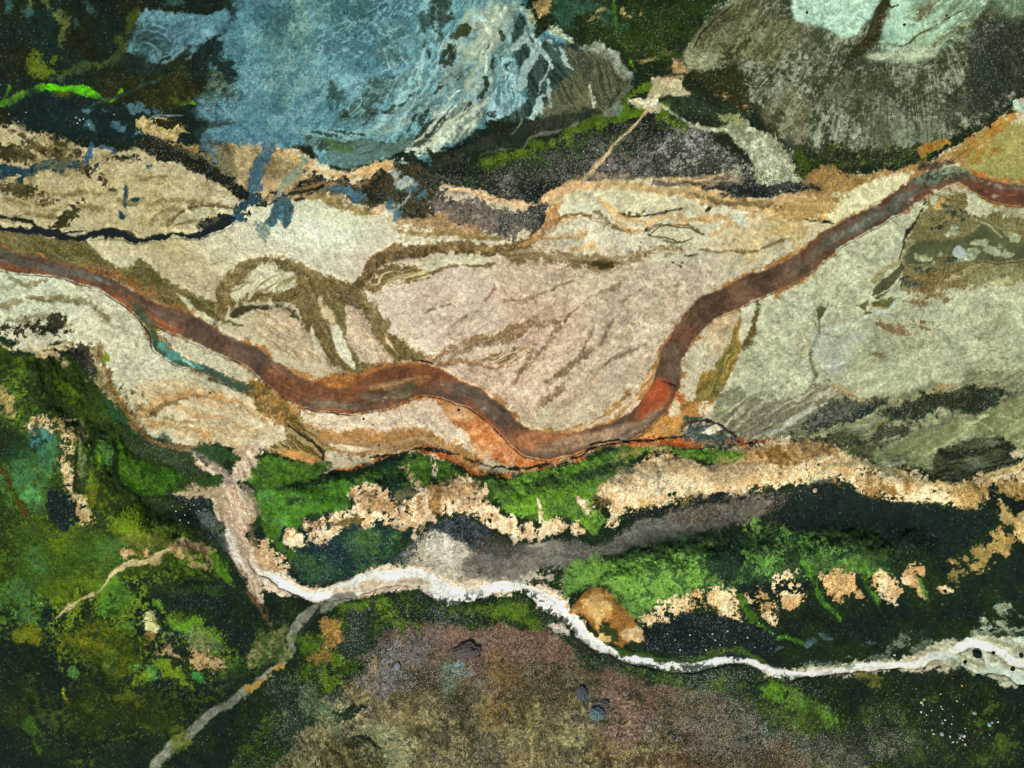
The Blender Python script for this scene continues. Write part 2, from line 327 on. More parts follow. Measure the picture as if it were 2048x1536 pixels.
B("1870,352,40,14,-20 1900,340,30,10", (104,124,104), soft=8, on=WAf, op=.9)
B("2000,398,80,20,10", (98,62,42), soft=8, on=WAf, op=.9, c2=(84,52,36), m2='f')
B("80,535,110,7,10 180,552,60,6,15 10,508,40,8,20", (98,96,84), soft=6, on=WAf, op=.8)
B("320,636,40,12,30 70,540,60,5,10", (112,96,80), soft=8, on=WAf, op=.6)
B("330,650,60,5,35 240,600,30,5,30 20,530,80,4,14 560,790,60,6,30 700,822,80,5,2 420,712,40,5,30", (150,86,42), soft=5, on=WAf, op=.8)
B("197,557,7,3,30 215,569,6,2.5,30 268,585,3,2 295,600,3,2 1823,400,4,3 1816,408,3,2 2000,374,8,4,15 1980,368,4,3 1965,362,4,2 1990,392,5,3 690,812,3,2 992,835,3,3 968,817,4,2 1290,838,5,2 1300,842,4,2 765,800,3,3 768,792,3,2 1345,768,6,2 1240,878,5,2 1750,416,4,2 1790,412,5,2,-30 1500,575,4,2", (150, 156, 152), di=2, soft=3, w=3, op=.55)
S("1322,768,2 1340,770,2 1352,774,2", (70,40,30), w=3, di=3, soft=3)
S("1848,370,3 1852,378,2", (80,50,34), w=2)
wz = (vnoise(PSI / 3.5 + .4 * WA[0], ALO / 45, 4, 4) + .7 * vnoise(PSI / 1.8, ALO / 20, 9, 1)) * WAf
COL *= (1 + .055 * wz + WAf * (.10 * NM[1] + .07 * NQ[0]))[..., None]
COL += (np.clip(wz - .95, 0, 1) * 50)[..., None] * np.array((.9, 1, 1), f4)  # highlights along the flow, painted into the river colour
# teal side channel
S("268,602,4 282,620,6 300,650,7 318,690,9 345,712,8 390,735,7 440,755,7 480,770,7 520,790,8", (96,84,40), w=4, soft=8, di=8, c2=(134,110,56), m2='f', sa=.15, dh=-.3, hs=14)
S("272,612,2 290,635,5 305,660,5 315,690,8 335,705,7 365,725,5 400,735,4 450,758,5 500,778,5", (58,80,62), w=3, soft=4, di=3, wa=3)
B("322,694,12,10,40 345,708,14,8,35 372,724,16,5,28 392,730,10,3,25", (86,150,134), w=4, soft=4, di=4)
B("378,726,14,3,28", (140,196,180), w=2, soft=3, di=2)
# orange bank south of the river, its shadow painted as thin dark lines
P("830,905 860,895 900,905 930,925 965,940 1010,948 1060,942 1120,925 1180,905 1200,892 1250,885 1310,875 1360,870 1400,876 1410,890 1380,893 1300,895 1230,897 1180,908 1120,925 1060,946 1000,955 950,950 900,930 870,912", (176,88,36), w=3, soft=3, di=4, c2=(206,118,58), m2='f', pe=.08)
S("1180,892,2 1220,884,2 1260,882,2 1310,878,2 1350,872,2 1370,868,1", (36,28,22), w=3, soft=2, di=1)
S("1140,916,2 1165,905,2 1180,893,2 1230,888,1 1300,884,1", (40,28,20), w=4, soft=2, di=1.5)
S("745,918,3 780,908,3 830,900,3 870,898,3 900,905,3 930,920,2 960,934,2 1010,940,2 1050,935,3 1100,925,2", (40,32,22), w=4, soft=3, di=2.5)
P("650,945 700,930 750,915 790,905 750,930 720,945 680,950 655,955 645,960", (188,116,58), w=4, soft=4, di=4, c2=(206,140,84), m2='f')
# ---- black strokes laid as water, and the ash-stained rills in the northwest
S("-60,448,6 0,452,6 40,458,6 100,468,6 140,480,5 165,478,5 200,468,8 240,468,9 280,478,5 310,470,5 350,465,5 400,465,6 420,455,10 445,450,8 470,440,5", (24, 30, 30), w=4, soft=3, di=2.5, wa=4)
S("-60,425,3 0,430,3 50,440,3 90,455,3 130,466,2 170,465,2", (34,36,28), w=4, soft=3, di=2)
P("395,445 430,430 470,430 500,420 490,440 465,455 425,460", (26, 32, 32), w=6, soft=3, di=6, wa=4)
# ---- eastern seep with pools and crusts
P("1815,470 1830,440 1850,405 1875,385 1910,378 1935,392 1945,420 1990,430 2048,440 2150,440 2150,560 2048,545 1980,560 1920,570 1860,580 1810,580 1803,540 1806,500", (140,138,92), w=6, soft=6, di=8, c2=(112,104,62), m2='m', sa=.08, pe=.12)
P("1830,485 1870,474 1900,480 1925,478 1950,460 1960,440 1985,448 2010,465 2048,480 2150,480 2150,515 2048,515 2010,520 1960,519 1935,505 1900,512 1870,508 1850,525 1820,528 1815,505", (96,98,64), w=4, soft=4, di=3, c2=(84,90,60), m2='m', gr=.05, sa=.03, wa=4)
B("1955,488,14,6 2030,480,10,8 1990,500,22,9 2012,505,10,6 1945,505,12,6 1880,505,8,6 1855,518,14,4,20 1965,480,10,4", (156,166,128), soft=3, w=5, di=3)
B("1906,455,16,8,-10 1900,470,16,4 1925,520,16,5,-20", (160,172,140), soft=4, w=5, di=6)
B("1912,425,14,9 1883,406,9,9,30 1925,440,6,9 1870,455,10,5 1895,445,9,5 1900,525,10,5 1850,540,20,6 1830,560,22,8,10", (44,48,40), soft=3, w=6, di=8, op=.85, c2=(40,64,66), m2='f')
B("1895,395,16,8,10 1868,410,10,8", (190,160,92), soft=5, w=5, di=5)
B("1870,395,8,10 1880,385,20,4", (176,186,150), soft=4, w=5, di=5)
B("1860,560,50,16,-10 1900,570,40,10 1850,590,30,10 1920,545,30,8,-20", (124,104,54), soft=6, w=10, di=12, op=.7, sa=.15)
B("1920,552,20,4,-20 1945,535,16,4,-25 2000,560,20,5", (172,168,120), soft=4, w=5, di=5, op=.8)
S("1945,430,1 1965,445,2 1985,462,2 2000,475,1.5", (170,170,124), w=3, soft=3)
S("1852,400,2 1838,430,2 1824,452,3 1815,462,4 1808,480,2 1803,510,2 1806,540,1.5 1806,580,1", (48,42,26), w=4, soft=3, di=2)
P("1742,585 1756,562 1785,545 1808,530 1810,540 1796,560 1775,580 1752,592", (82,84,56), w=3, soft=3, di=1.5)
P("1746,555 1775,535 1800,522 1806,530 1780,546 1752,566", (146,142,96), w=3, soft=5, di=4)
P("1748,600 1775,590 1792,594 1782,607 1760,613 1746,612", (106,104,58), w=3, soft=3, di=3)
B("1724,612,12,8,20 1740,625,8,5", (98,94,60), soft=3, w=5, di=5)
S("1808,545,2 1800,560,2 1785,580,2 1762,590,2 1750,596,2", (190,188,154), w=3, soft=3, di=1.5)
S("1790,600,1.5 1770,618,2 1740,628,2 1715,642,2 1680,650,4 1655,660,5 1637,675,4 1628,695,4 1630,715,4", (178,190,178), w=4, soft=5, di=3, op=.85)
S("1628,650,2 1632,640,2 1640,625,2 1636,665,2 1626,690,2 1622,720,3 1625,750,3 1618,775,3 1600,790,2", (100,100,72), w=4, soft=4, di=3, op=.85)
B("1645,625,6,14,15 1640,630,3,8", (92,88,54), soft=3, w=5, di=5)
P("1625,700 1640,680 1700,660 1740,665 1720,700 1680,730 1640,730", (160,166,150), w=8, soft=14, di=6, op=.7)
S("1645,735,2 1665,732,3 1685,726,2", (190,198,186), w=4, soft=4, di=3)
B("1755,710,10,3 1790,655,24,5,10 1830,600,30,6 1840,640,20,4,10 1850,655,16,4", (112,84,44), soft=4, w=7, di=7, op=.75, sa=.2)
B("1700,400,40,10 1687,412,14,12,-40 1676,430,8,6 1652,440,10,4", (50,56,46), soft=3, w=4, di=4, op=.0)
B("1688,405,12,10,-50 1676,430,10,7,-30", (56,64,58), soft=3, w=4, di=4, c2=(84,96,84), m2='f')
B("1652,443,10,4", (34,34,26), soft=3, w=4, di=4)
S("1580,435,1 1620,442,2 1645,445,1", (60,50,28), w=4, soft=3, di=3)
# details on the upper centre bar
P("1300,470 1310,458 1340,452 1375,452 1395,465 1385,478 1355,484 1320,475", (200,194,158), w=3, soft=3, pe=.12)
S("1303,466,.8 1320,455,1 1345,450,1 1375,452,.8 1398,464,1 1408,468,.8", (70,60,34), w=3, soft=2.5)
S("1312,475,1 1340,480,1 1356,484,1.3 1372,478,1 1385,474,.8", (80,64,34), w=3, soft=2.5)
B("1293,460,5,4 1298,472,3,2 1283,484,3,1.5 1348,526,3,2 1361,530,4,1.5,40 1368,526,2,1.5 1293,507,3,2 1382,510,5,1.5 1415,415,6,3,-40", (66,54,30), soft=2.5, w=3, di=1.5)
P("1225,410 1260,395 1330,392 1390,395 1400,415 1350,425 1300,430 1270,430 1240,425", (196,190,156), w=5, soft=5, di=4, pe=.14)
B("1268,424,16,6,-5", (92,84,48), soft=4, w=5, di=6)
S("1235,425,1 1260,432,1.5 1300,430,1.5 1340,422,1 1360,418,1", (66,52,26), w=3, soft=3, di=1)
P("1320,440 1345,430 1380,424 1395,430 1360,440 1325,446", (196,204,180), w=3, soft=4)
P("1458,430 1480,428 1488,445 1475,452 1462,442", (190,200,176), w=3, soft=4)
S("1205,395,3 1215,415,3 1240,430,4 1270,440,5 1300,442,5 1340,432,4 1400,436,4 1440,432,4 1460,445,4 1480,460,3", (206,168,108), w=4, soft=5, di=4, op=.8)
S("1110,440,2 1130,432,2.5 1160,430,2 1190,438,1.5 1215,452,1.5 1240,458,1", (130,100,58), w=3, soft=3, di=2)
# ======== NORTH
DK=(24,36,34)
P("-400,-600 2500,-600 2500,160 2100,190 2020,222 1960,250 1900,300 1840,330 1760,345 1700,355 1640,380 1600,395 1520,390 1450,385 1380,372 1300,362 1230,355 1170,362 1140,360 1110,385 1075,408 1040,412 990,400 940,380 900,365 860,350 800,330 760,350 700,350 640,330 600,305 560,295 540,300 520,330 530,400 495,398 450,375 400,345 350,318 300,306 250,302 200,294 150,288 100,272 50,262 0,247 -400,180", DK, w=6, soft=6, di=6, gr=.2, sa=.01, pe=.05, c2=(30,36,26), m2='m')
# top left dark slope
B("100,60,120,70,30", (26,34,20), soft=50, w=20, di=20, c2=(22,40,38), m2='m')
B("85,125,22,18 110,120,12,9 70,105,10,10 85,145,14,8", (92,108,22), soft=10, w=10, di=14, op=.8)
B("125,60,6,22,15 120,35,8,12,-20 95,15,7,14 60,10,6,10", (112,118,60), soft=6, w=10, di=8, op=.7)
B("25,10,14,18 50,20,10,14 180,15,7,12,-20 350,5,14,12 150,45,6,8 210,55,4,12", (58,96,96), soft=8, w=10, di=9, op=.75)
B("265,40,10,22,8 240,85,16,8,-20 275,30,6,12", (74,84,24), soft=10, w=8, di=8, op=.8)
S("-60,215,5 0,213,4 10,205,9 14,190,6 20,172,3", (70,150,10), w=4, soft=3, di=3, mo=.6)
S("14,208,8 35,195,9 60,182,8 80,175,8", (96,190,20), w=4, soft=3, di=4, c2=(126,206,30), m2='f', mo=.7)
S("80,178,6 110,174,8 140,176,8 165,182,11 185,190,10 205,197,5 213,197,2", (90,214,10), w=3, soft=3, di=3, c2=(80,180,16), m2='f', mo=.7)
B("125,187,16,5,10", (106,120,20), di=5, soft=3, w=4)
B("226,197,7,3,-40 240,186,6,3,-50 308,166,4,2,-30 320,158,5,3,-30 313,180,5,2 350,160,3,1 365,182,4,2", (110,180,20), di=2, soft=3, mo=.6)
B("410,146,14,4,-10 445,145,5,8 435,165,10,6,-20 423,168,5,3 462,172,3,5 347,196,8,6 370,200,10,4 355,205,22,4", (104,160,24), di=7, soft=3, w=8, mo=.5)
B("320,170,120,30,-5", (28,34,22), soft=20, w=20, di=18, op=.7, c2=(52,54,22), m2='m', sa=.03)
B("400,180,60,25,5", (34,36,24), soft=20, w=20, di=14, op=.7, c2=(70,60,24), m2='m', sa=.05)
P("150,150 200,140 250,115 272,95 265,85 240,92 215,115 170,130 120,145 100,152", (60,88,66), w=6, soft=6, di=8, op=.7, c2=(86,96,40), m2='f')
# teal-black basin below the bright moss
B("150,230,180,34,12", (22,40,46), soft=30, w=20, op=.9)
B("262,218,22,10,10 290,225,12,6,30 312,222,8,8 240,255,10,6,40 278,268,12,5,-40 175,222,6,4 205,220,4,3 185,250,5,8,-30", (84,122,134), soft=4, w=8, di=6, op=.85)
S("300,240,2 315,232,2 340,228,1.5 365,227,1", (130,150,140), w=3, soft=3, di=1.5, op=.8)
S("180,215,2 230,190,3 280,175,3 300,168,2 330,160,1", (44,70,84), w=8, soft=6, op=.7)
# ochre islands in the dark
P("262,240 290,238 300,250 320,240 352,240 362,252 366,270 350,280 320,278 300,270 285,262 268,255", (196,176,120), w=6, soft=4, di=8, c2=(160,140,86), m2='f')
B("330,250,24,7,5", (40,40,26), di=7, soft=3, w=6)
P("310,275 340,282 370,285 395,285 398,300 375,300 345,295 320,290", (170,146,90), w=6, soft=4, di=10, op=.9)
# ---- blue ash hill
P("540,-600 500,-60 494,0 470,16 430,28 395,36 362,33 330,21 300,18 282,22 276,48 279,68 268,92 250,110 262,118 300,112 282,130 300,140 330,122 352,108 372,118 398,115 410,130 440,135 458,150 462,172 452,186 425,192 418,208 424,224 450,232 480,245 500,246 510,250 460,250 430,256 418,270 440,285 470,292 500,286 530,290 560,300 575,292 605,290 620,300 640,330 690,340 700,325 720,318 760,322 800,300 830,300 860,325 830,312 870,300 905,290 930,276 960,262 985,240 1010,228 1040,232 1065,240 1080,215 1110,200 1150,205 1180,235 1220,240 1262,170 1258,130 1235,112 1200,100 1150,82 1105,45 1060,28 1040,10 1040,-60 1040,-600", (84,132,140), w=6, soft=5, di=6, c2=(102,152,160), ang=-45, gr=.12, sa=.02, pe=.06)
B("300,60,26,30,20", (70,106,110), soft=20, w=10, op=.8)
P("280,60 330,60 330,90 290,110 300,95 275,80", (34,50,54), w=8, soft=10, di=8, op=.7, c2=(60,90,100), ang=-30)
P("320,55 420,40 440,60 400,100 330,115 300,125 330,95", (104,148,160), w=8, soft=16, di=8, op=.85, c2=(80,118,128), ang=-35)
P("350,110 380,105 410,110 400,150 360,150 330,145 300,135", (30,44,44), w=8, soft=10, di=10, op=.8, c2=(44,44,24), m2='m')
S("482,-60,4 480,-10,4 478,5,5 462,18,5 462,38,5 445,58,5 432,75,5 418,88,8 410,100,10 398,115,12 388,130,10", (26,38,42), w=5, soft=3, di=3, dh=-.5, hs=12)
B("520,60,70,80,30", (86,136,146), soft=50, w=20, c2=(70,112,120), ang=70, op=.8, pe=.12)
B("600,40,60,90,20", (92,136,134), soft=50, w=20, c2=(126,156,130), ang=75, op=.7, pe=.12)
B("760,60,120,90,40", (78,128,140), soft=60, w=20, c2=(56,92,96), m2='f', op=.75, pe=.15)
B("740,30,60,26,20 560,40,20,40 640,90,30,20", (50,84,90), soft=20, w=14, di=14, op=.55)
B("440,210,40,30,10 470,265,60,20,5", (84,126,140), soft=20, w=10, op=.8)
B("560,180,90,60,-40", (84,134,148), soft=40, w=20, op=.8, c2=(110,150,150), ang=-60, k2=1.4)
S("840,60,5 855,85,7 868,110,8 850,125,9 820,138,11 790,140,11 760,148,13 735,160,16 705,180,18 690,205,18 660,235,18 620,255,14 590,262,10", (104,152,166), w=4, soft=8, di=3, op=.9)
S("845,20,3 862,40,4 872,70,5 872,100,5 870,130,4 862,160,4 840,185,4 800,205,5 770,230,5 740,262,7 700,270,8 650,268,4 590,262,2", (120,164,166), w=5, soft=4, di=2, op=.85)
P("730,170 770,150 790,148 780,165 760,190 750,215 710,240 680,240 690,215 700,205", (62,86,82), w=6, soft=6, di=6, c2=(88,120,116), m2='f', op=.9)
P("800,150 840,135 845,155 800,180 760,210 740,235 720,245 770,190", (76,102,98), w=6, soft=6, di=6, c2=(104,134,128), m2='f', op=.85)
B("665,190,18,14,60 735,215,14,16 700,225,12,14", (48,72,70), soft=6, w=8, di=8, op=.8)
B("790,100,40,26,60", (62,88,86), soft=14, w=10, di=10, op=.7, c2=(100,140,142), m2='f')
B("855,50,10,26,20 850,85,8,14,20 870,20,8,14", (50,72,66), soft=8, w=8, di=8, op=.75)
P("880,-40 905,-40 900,10 905,40 890,70 880,95 868,90 872,60 868,20", (42,58,54), w=6, soft=8, di=6, op=.9, c2=(60,84,80), m2='f')
P("1040,-60 960,-60 965,0 940,22 930,40 910,60 900,75 880,85 872,100 876,130 880,150 870,180 820,200 780,240 760,270 790,262 840,240 880,220 900,235 870,250 840,280 820,300 850,305 900,290 930,275 950,262 968,240 985,225 1000,200 985,180 1000,150 1010,120 1030,90 1040,50", (132, 154, 142), w=5, soft=8, di=5, c2=(104, 134, 134), ang=-52, op=.9, k2=1.5, pe=.05)
P("930,20 960,22 1000,10 1020,20 1010,60 990,90 985,130 960,180 940,190 930,170 945,130 930,100 900,100 910,85 935,80 950,60 915,60", (160,172,146), w=4, soft=8, di=5, c2=(132,156,146), ang=-60, op=.8)
P("905,55 925,40 935,45 945,60 925,75 900,80", (48,52,34), w=5, soft=4, di=4, op=.9)
P("870,235 910,215 930,200 960,230 950,255 905,285 860,300 815,310 830,290 850,262", (170,182,158), w=5, soft=6, di=6, c2=(112,132,122), ang=-42, op=.95, k2=1.8)
P("975,200 990,175 1005,160 1030,170 1050,200 1060,225 1040,232 1010,228 985,235 970,225", (146,182,190), w=5, soft=5, di=3, op=.95)
P("1000,130 1020,115 1035,150 1045,175 1010,170", (140,176,184), w=5, soft=5, di=5)
B("890,105,12,5,-50 900,118,10,4,-55 885,125,9,5,-50 900,108,5,10,30 965,175,5,12,20 990,120,5,12,30 1010,130,8,16,10 870,250,22,6,-45 852,258,14,5,-45 985,228,10,6 800,290,30,8,-20 838,285,16,8,-40", (40,54,48), soft=4, w=6, di=5, op=.85)
def ash_rills():
    s = sl(280, -90, 1110, 345); x, y = GX[s], GY[s]
    inside = (COL[s][..., 2] > COL[s][..., 0] * 1.12) & (COL[s].sum(-1) > 250)
    m = blur_(inside.astype(f4))
    th = np.arctan2(y + 130, 1010 - x); r = np.hypot(y + 130, 1010 - x)
    z = vnoise(th * 16 + .9 * WA[0][s], r / 130 + .6 * WB[0][s], 3, 5) + .55 * vnoise(th * 38 + 1.2 * WB[1][s], r / 60 + WA[1][s], 8, 2)
    thin = np.clip((.14 - np.abs(z)) / .14, 0, 1) * m * .75 * np.clip((x - 520) / 200, .15, 1)
    z2 = vnoise(th * 60 + 1.5 * WA[1][s], r / 36, 4, 9)
    dark = np.clip((z2 + .5 * NM[1][s] + .5 * NF[0][s] + .35 * NP[0][s] - .35) * 2, 0, 1) * m * .55
    pale = np.clip((.8 * NM[2][s] + .7 * NF[1][s] + .2 * NP[1][s] - .3) * 2, 0, 1) * m * .4
    C = COL[s]; C = C * (1 - dark[..., None]) + np.array((46, 86, 92), f4) * dark[..., None]
    C = C * (1 - pale[..., None]) + np.array((136, 178, 184), f4) * pale[..., None]
    C = C * (1 - thin[..., None]) + np.array((142, 184, 188), f4) * thin[..., None]
    COL[s] = C; DH[s] += (thin * -.1 + dark * .15).astype(f4)
def blur_(a):
    for _ in range(4):
        a = a.copy(); a[1:-1] = (a[:-2] + a[1:-1] * 2 + a[2:]) * .25; a[:, 1:-1] = (a[:, :-2] + a[:, 1:-1] * 2 + a[:, 2:]) * .25
    return a
ash_rills()
P("276,48 300,60 340,75 330,90 300,110 280,130 255,118 268,92", (40,62,66), w=8, soft=12, di=12, op=.8, c2=(70,106,110), ang=-20)
for t in "300,62,1 330,72,1.5 345,85,1;275,80,1 300,90,1.5 320,100,1;330,60,2 300,50,2;350,100,2 325,112,2 300,120,1;370,100,3 350,118,3 330,128,2;395,95,3 385,110,3 370,118,3;420,70,4 400,90,4 385,105,3".split(';'):
    S(t, (110,152,160), w=4, soft=4, di=4, op=.8)
P("400,100 430,85 440,95 430,125 460,135 470,160 450,165 420,130 395,140 380,130", (26,40,44), w=6, soft=10, di=8, op=.9)
P("240,110 262,118 300,115 340,128 380,130 420,140 400,150 340,150 280,150 230,135", (28,44,42), w=6, soft=8, di=8, op=.85, c2=(44,52,26), m2='m')
P("420,150 470,160 480,190 450,200 430,215 450,232 420,230 400,210 410,180", (40,62,62), w=6, soft=10, di=10, op=.7, c2=(96,128,124), m2='f')
# traced streams and gaps of the ash hill
for t in "845,100,3 843,130,3 845,165,4 835,176,4 815,186,4 795,200,4 780,216,4 770,235,4 755,250,4 735,262,4 715,272,3 690,277,3 660,270,2;720,185,1 722,205,1.5 712,218,1.5 700,230,1.5 690,238,1;900,60,1 880,90,2 872,120,2 868,150,2;835,120,1 815,160,1.5 790,190,1.5;940,30,3 965,40,2 990,42,2;800,110,1 815,130,2;770,95,1 780,140,1.5;870,140,2 850,175,2 825,215,2 800,240,2".split(';'):
    S(t, (146,184,182), w=4, soft=3, di=1.5, op=.85)
for t in "905,90,2 897,105,3 890,120,4 884,132,3;917,95,2 909,112,3 900,130,3;892,93,3 884,103,4 880,112,3;962,160,3 968,170,4 962,186,4 953,193,2;860,225,2 850,240,3 842,256,3;873,20,4 866,40,4 872,60,3;856,45,2 848,62,3;852,100,2 856,115,2;870,185,4 880,175,3;905,215,2 893,228,2;838,235,3 828,250,4 815,262,4;940,205,2 930,220,2;1000,60,3 1008,75,3;975,92,2 965,110,2;925,152,2 915,165,2;790,215,5 775,222,5;690,225,4 683,240,3;820,198,2 800,215,2".split(';'):
    S(t, (40,52,46), w=4, soft=3, di=3, op=.85)
for t in "900,215,2 880,235,3 862,255,3 845,276,3 828,292,2;930,240,3 905,265,5 885,285,5 872,298,3;985,190,2 960,215,4 940,235,4;1000,140,3 1010,155,3 1018,150,2;960,40,3 975,60,3 985,85,3 978,115,3 970,140,3;915,180,2 900,200,2;975,40,2 1000,30,3 1010,12,3".split(';'):
    S(t, (186,198,180), w=4, soft=3, di=2.5, op=.85)
B("800,296,4,3 812,305,4,3 822,313,3,2 830,300,5,3 808,318,3,3 845,296,4,3 860,292,6,2,-10 838,310,3,2 818,290,3,2", (190,196,176), soft=2.5, w=3, di=2)
P("790,325 808,328 830,345 826,356 802,352 790,342", (126,142,136), w=4, soft=3, di=4)
P("798,368 810,361 830,361 842,366 840,375 828,380 820,388 812,385 814,378 800,376", (196,200,180), w=4, soft=3, di=2)
P("605,275 640,280 680,278 720,275 760,280 800,270 820,285 800,310 770,325 730,330 690,325 650,310 620,300", (44,60,52), w=6, soft=6, di=8, op=.85, c2=(90,116,106), ang=-30, k2=1.6)
B("680,300,20,12 665,290,12,8", (74,104,56), soft=8, w=8, di=8, op=.8)
S("600,262,3 650,272,4 700,276,4 740,268,3 770,262,2", (116,156,150), w=4, soft=4, di=2, op=.9)
P("655,315 690,310 720,315 735,325 700,338 675,335", (92,124,122), w=4, soft=4, di=4)
B("640,265,30,3,10 700,268,30,2,5", (40,56,56), soft=3, w=5, di=3, op=.8)
# right flank, dark with white rills
P("1045,30 1060,60 1085,80 1110,80 1150,95 1170,110 1180,150 1150,200 1110,215 1080,235 1060,245 1030,245 1010,240 990,235 1040,225 1060,210 1055,170 1035,140 1025,100 1030,60", (34,48,48), w=5, soft=6, di=5, c2=(58,78,78), ang=65)
P("1120,90 1200,105 1245,125 1262,155 1250,190 1225,215 1225,236 1190,240 1150,262 1120,250 1090,240 1080,215 1120,170 1135,140", (62,68,56), w=6, soft=8, di=6, c2=(96,98,76), ang=65, k2=1.4)
for t in "1050,20,6 1062,35,8 1080,42,8 1100,58,7 1125,75,5 1145,82,3;1062,40,8 1052,70,9 1035,90,8 1028,95,4;1065,65,4 1078,85,6 1085,100,6 1092,110,4;1055,80,5 1070,100,9 1060,120,8 1050,140,10 1045,170,10;1095,80,3 1105,92,3 1108,100,3;1120,90,4 1128,110,5 1135,125,4 1150,140,3;1090,110,4 1100,125,4 1098,150,3 1085,170,3 1080,190,2;1100,155,2 1098,185,3 1100,210,2;1092,190,4 1080,205,8 1072,225,8 1068,238,5".split(';'):
    S(t, (150,178,174), w=4, soft=3, di=3, op=.9)
S("1186,172,2 1184,190,5 1186,205,4 1184,222,2", (176,184,160), w=4, soft=4, di=3)
P("1150,180 1178,190 1180,210 1160,225 1140,235 1130,225 1160,200", (118,112,80), w=6, soft=10, di=8, op=.6)
P("1050,18 1062,28 1080,32 1110,50 1145,78 1140,84 1120,72 1095,58 1080,55 1060,50", (160,170,140), w=4, soft=4, di=2)
B("1212,92,12,6,30 1222,104,10,5,30 1205,85,5,4", (190,206,206), soft=4, w=4, di=3)
P("1150,80 1200,95 1240,110 1260,130 1262,150 1240,150 1220,125 1180,105", (118,128,108), w=6, soft=6, di=6, op=.8, c2=(150,158,140), m2='f')
# grey apron south of the hill
P("850,345 900,318 960,310 1000,312 1020,300 1035,290 1060,272 1090,268 1130,262 1170,240 1215,236 1228,200 1245,185 1262,172 1240,180 1222,205 1215,225 1190,222 1100,235 1040,250 1000,262 960,280 920,300 870,320", (52,58,50), w=6, soft=8, di=6, c2=(36,44,40), m2='m')
S("1260,172,6 1245,182,6 1235,200,6 1225,220,9 1200,235,9 1185,238,6 1150,255,6 1130,268,4 1090,272,4 1060,280,4 1050,295,3 1040,305,4 1024,295,3 990,300,2 960,312,2", (104,112,94), w=4, soft=5, di=2, op=.85)
S("1048,240,2 1040,255,2 1026,268,1", (110,112,90), soft=3, w=3)
# band of black soil, moss and stones
P("860,350 930,320 1000,318 1060,310 1120,280 1180,265 1230,240 1290,235 1330,230 1380,262 1410,280 1460,300 1500,330 1530,345 1600,360 1560,385 1450,382 1380,372 1300,360 1230,352 1170,358 1140,358 1100,385 1070,405 1030,408 980,392 930,372 890,355", (26, 34, 31), w=6, soft=5, di=6, c2=(38, 42, 38), m2='m', gr=.5, sa=.12, pe=.08)
B("1180,300,60,26,-15 1080,350,90,26,0 1380,300,60,26,20 1340,330,100,14,0 1440,330,60,20,10", (60, 60, 58), soft=30, w=30, di=22, op=.7, sa=.2, gr=.3)
B("1400,285,20,26,10 1350,288,34,14", (84, 80, 82), soft=20, w=20, di=18, op=.6, sa=.25)
MG=(86,120,20)
P("1262,110 1300,112 1310,130 1300,150 1290,160 1275,140", (84,142,24), w=4, soft=4, di=3, mo=.6)
P("1245,190 1280,172 1310,160 1300,178 1280,190 1262,190 1262,210 1290,210 1290,225 1260,235 1225,250 1205,262 1180,262 1150,270 1138,285 1130,270 1150,252 1190,235 1225,235 1240,210", (80,110,22), w=5, soft=5, di=6, c2=(60,84,26), m2='m', mo=.5)
B("1100,298,26,8 1085,292,14,12 1045,310,30,10 1000,318,30,10 975,325,16,8 1330,235,24,14,35 1350,248,20,8,30 1300,130,14,14", (76,108,20), soft=8, w=10, di=9, op=.85, mo=.5)
B("1440,235,50,26,20 1370,220,40,20,10", (40,60,40), soft=20, w=20, di=16, op=.8, sa=.06)
P("860,360 1000,330 1180,290 1290,250 1400,285 1530,345 1500,380 1300,350 1100,390 1030,405", (104,98,96), cov=.2, soft=20, op=.75, sa=.1)
P("1130,300 1240,290 1300,345 1180,350", (120,112,112), cov=.22, soft=20, op=.7)
B("1400,285,26,26 1350,300,40,20 1440,310,30,16", (140,130,134), cov=.3, soft=14, op=.75)
P("900,350 1100,300 1290,240 1300,300 1100,350 960,385", (40,62,28), cov=.24, soft=14, op=.7)
# pale junction fan and rill
P("1300,140 1320,150 1345,152 1365,170 1376,185 1360,188 1330,190 1312,200 1320,215 1300,222 1290,215 1262,203 1260,195 1290,195 1300,185 1310,165", (168,160,122), w=4, soft=4, di=4, c2=(186,176,140), m2='f')
P("1312,192 1316,212 1305,220 1288,212 1270,205 1285,200 1300,203", (206,204,180), w=3, soft=3, di=3)
B("1360,135,26,10,-40 1345,128,26,14,20 1330,120,16,8", (190,156,106), soft=8, w=10, di=12, op=.85, sa=.2)
S("1345,148,1.5 1360,132,2 1372,110,2 1385,85,2 1400,62,2", (170,126,78), w=3, soft=3, di=1.5)
S("1112,420,6 1115,400,4 1140,378,5 1170,358,4 1195,328,4 1225,295,4 1255,260,4 1275,240,3 1290,222,4", (186,158,118), w=2, soft=4, di=2, dh=-.15)
S("1310,212,2 1335,225,3 1365,243,5 1395,260,6 1440,262,7 1470,268,12 1510,285,18 1540,310,18 1570,335,22 1590,360,14", (146,150,116), w=4, soft=6, di=4, c2=(168,170,142), m2='f')
P("1440,250 1480,240 1505,255 1530,265 1560,280 1590,300 1585,335 1600,360 1560,372 1520,370 1510,350 1500,320 1470,280", (138,142,112), w=6, soft=6, di=8, c2=(160,164,140), m2='f')
B("1452,235,16,10", (130,144,90), soft=8, w=8, di=8)
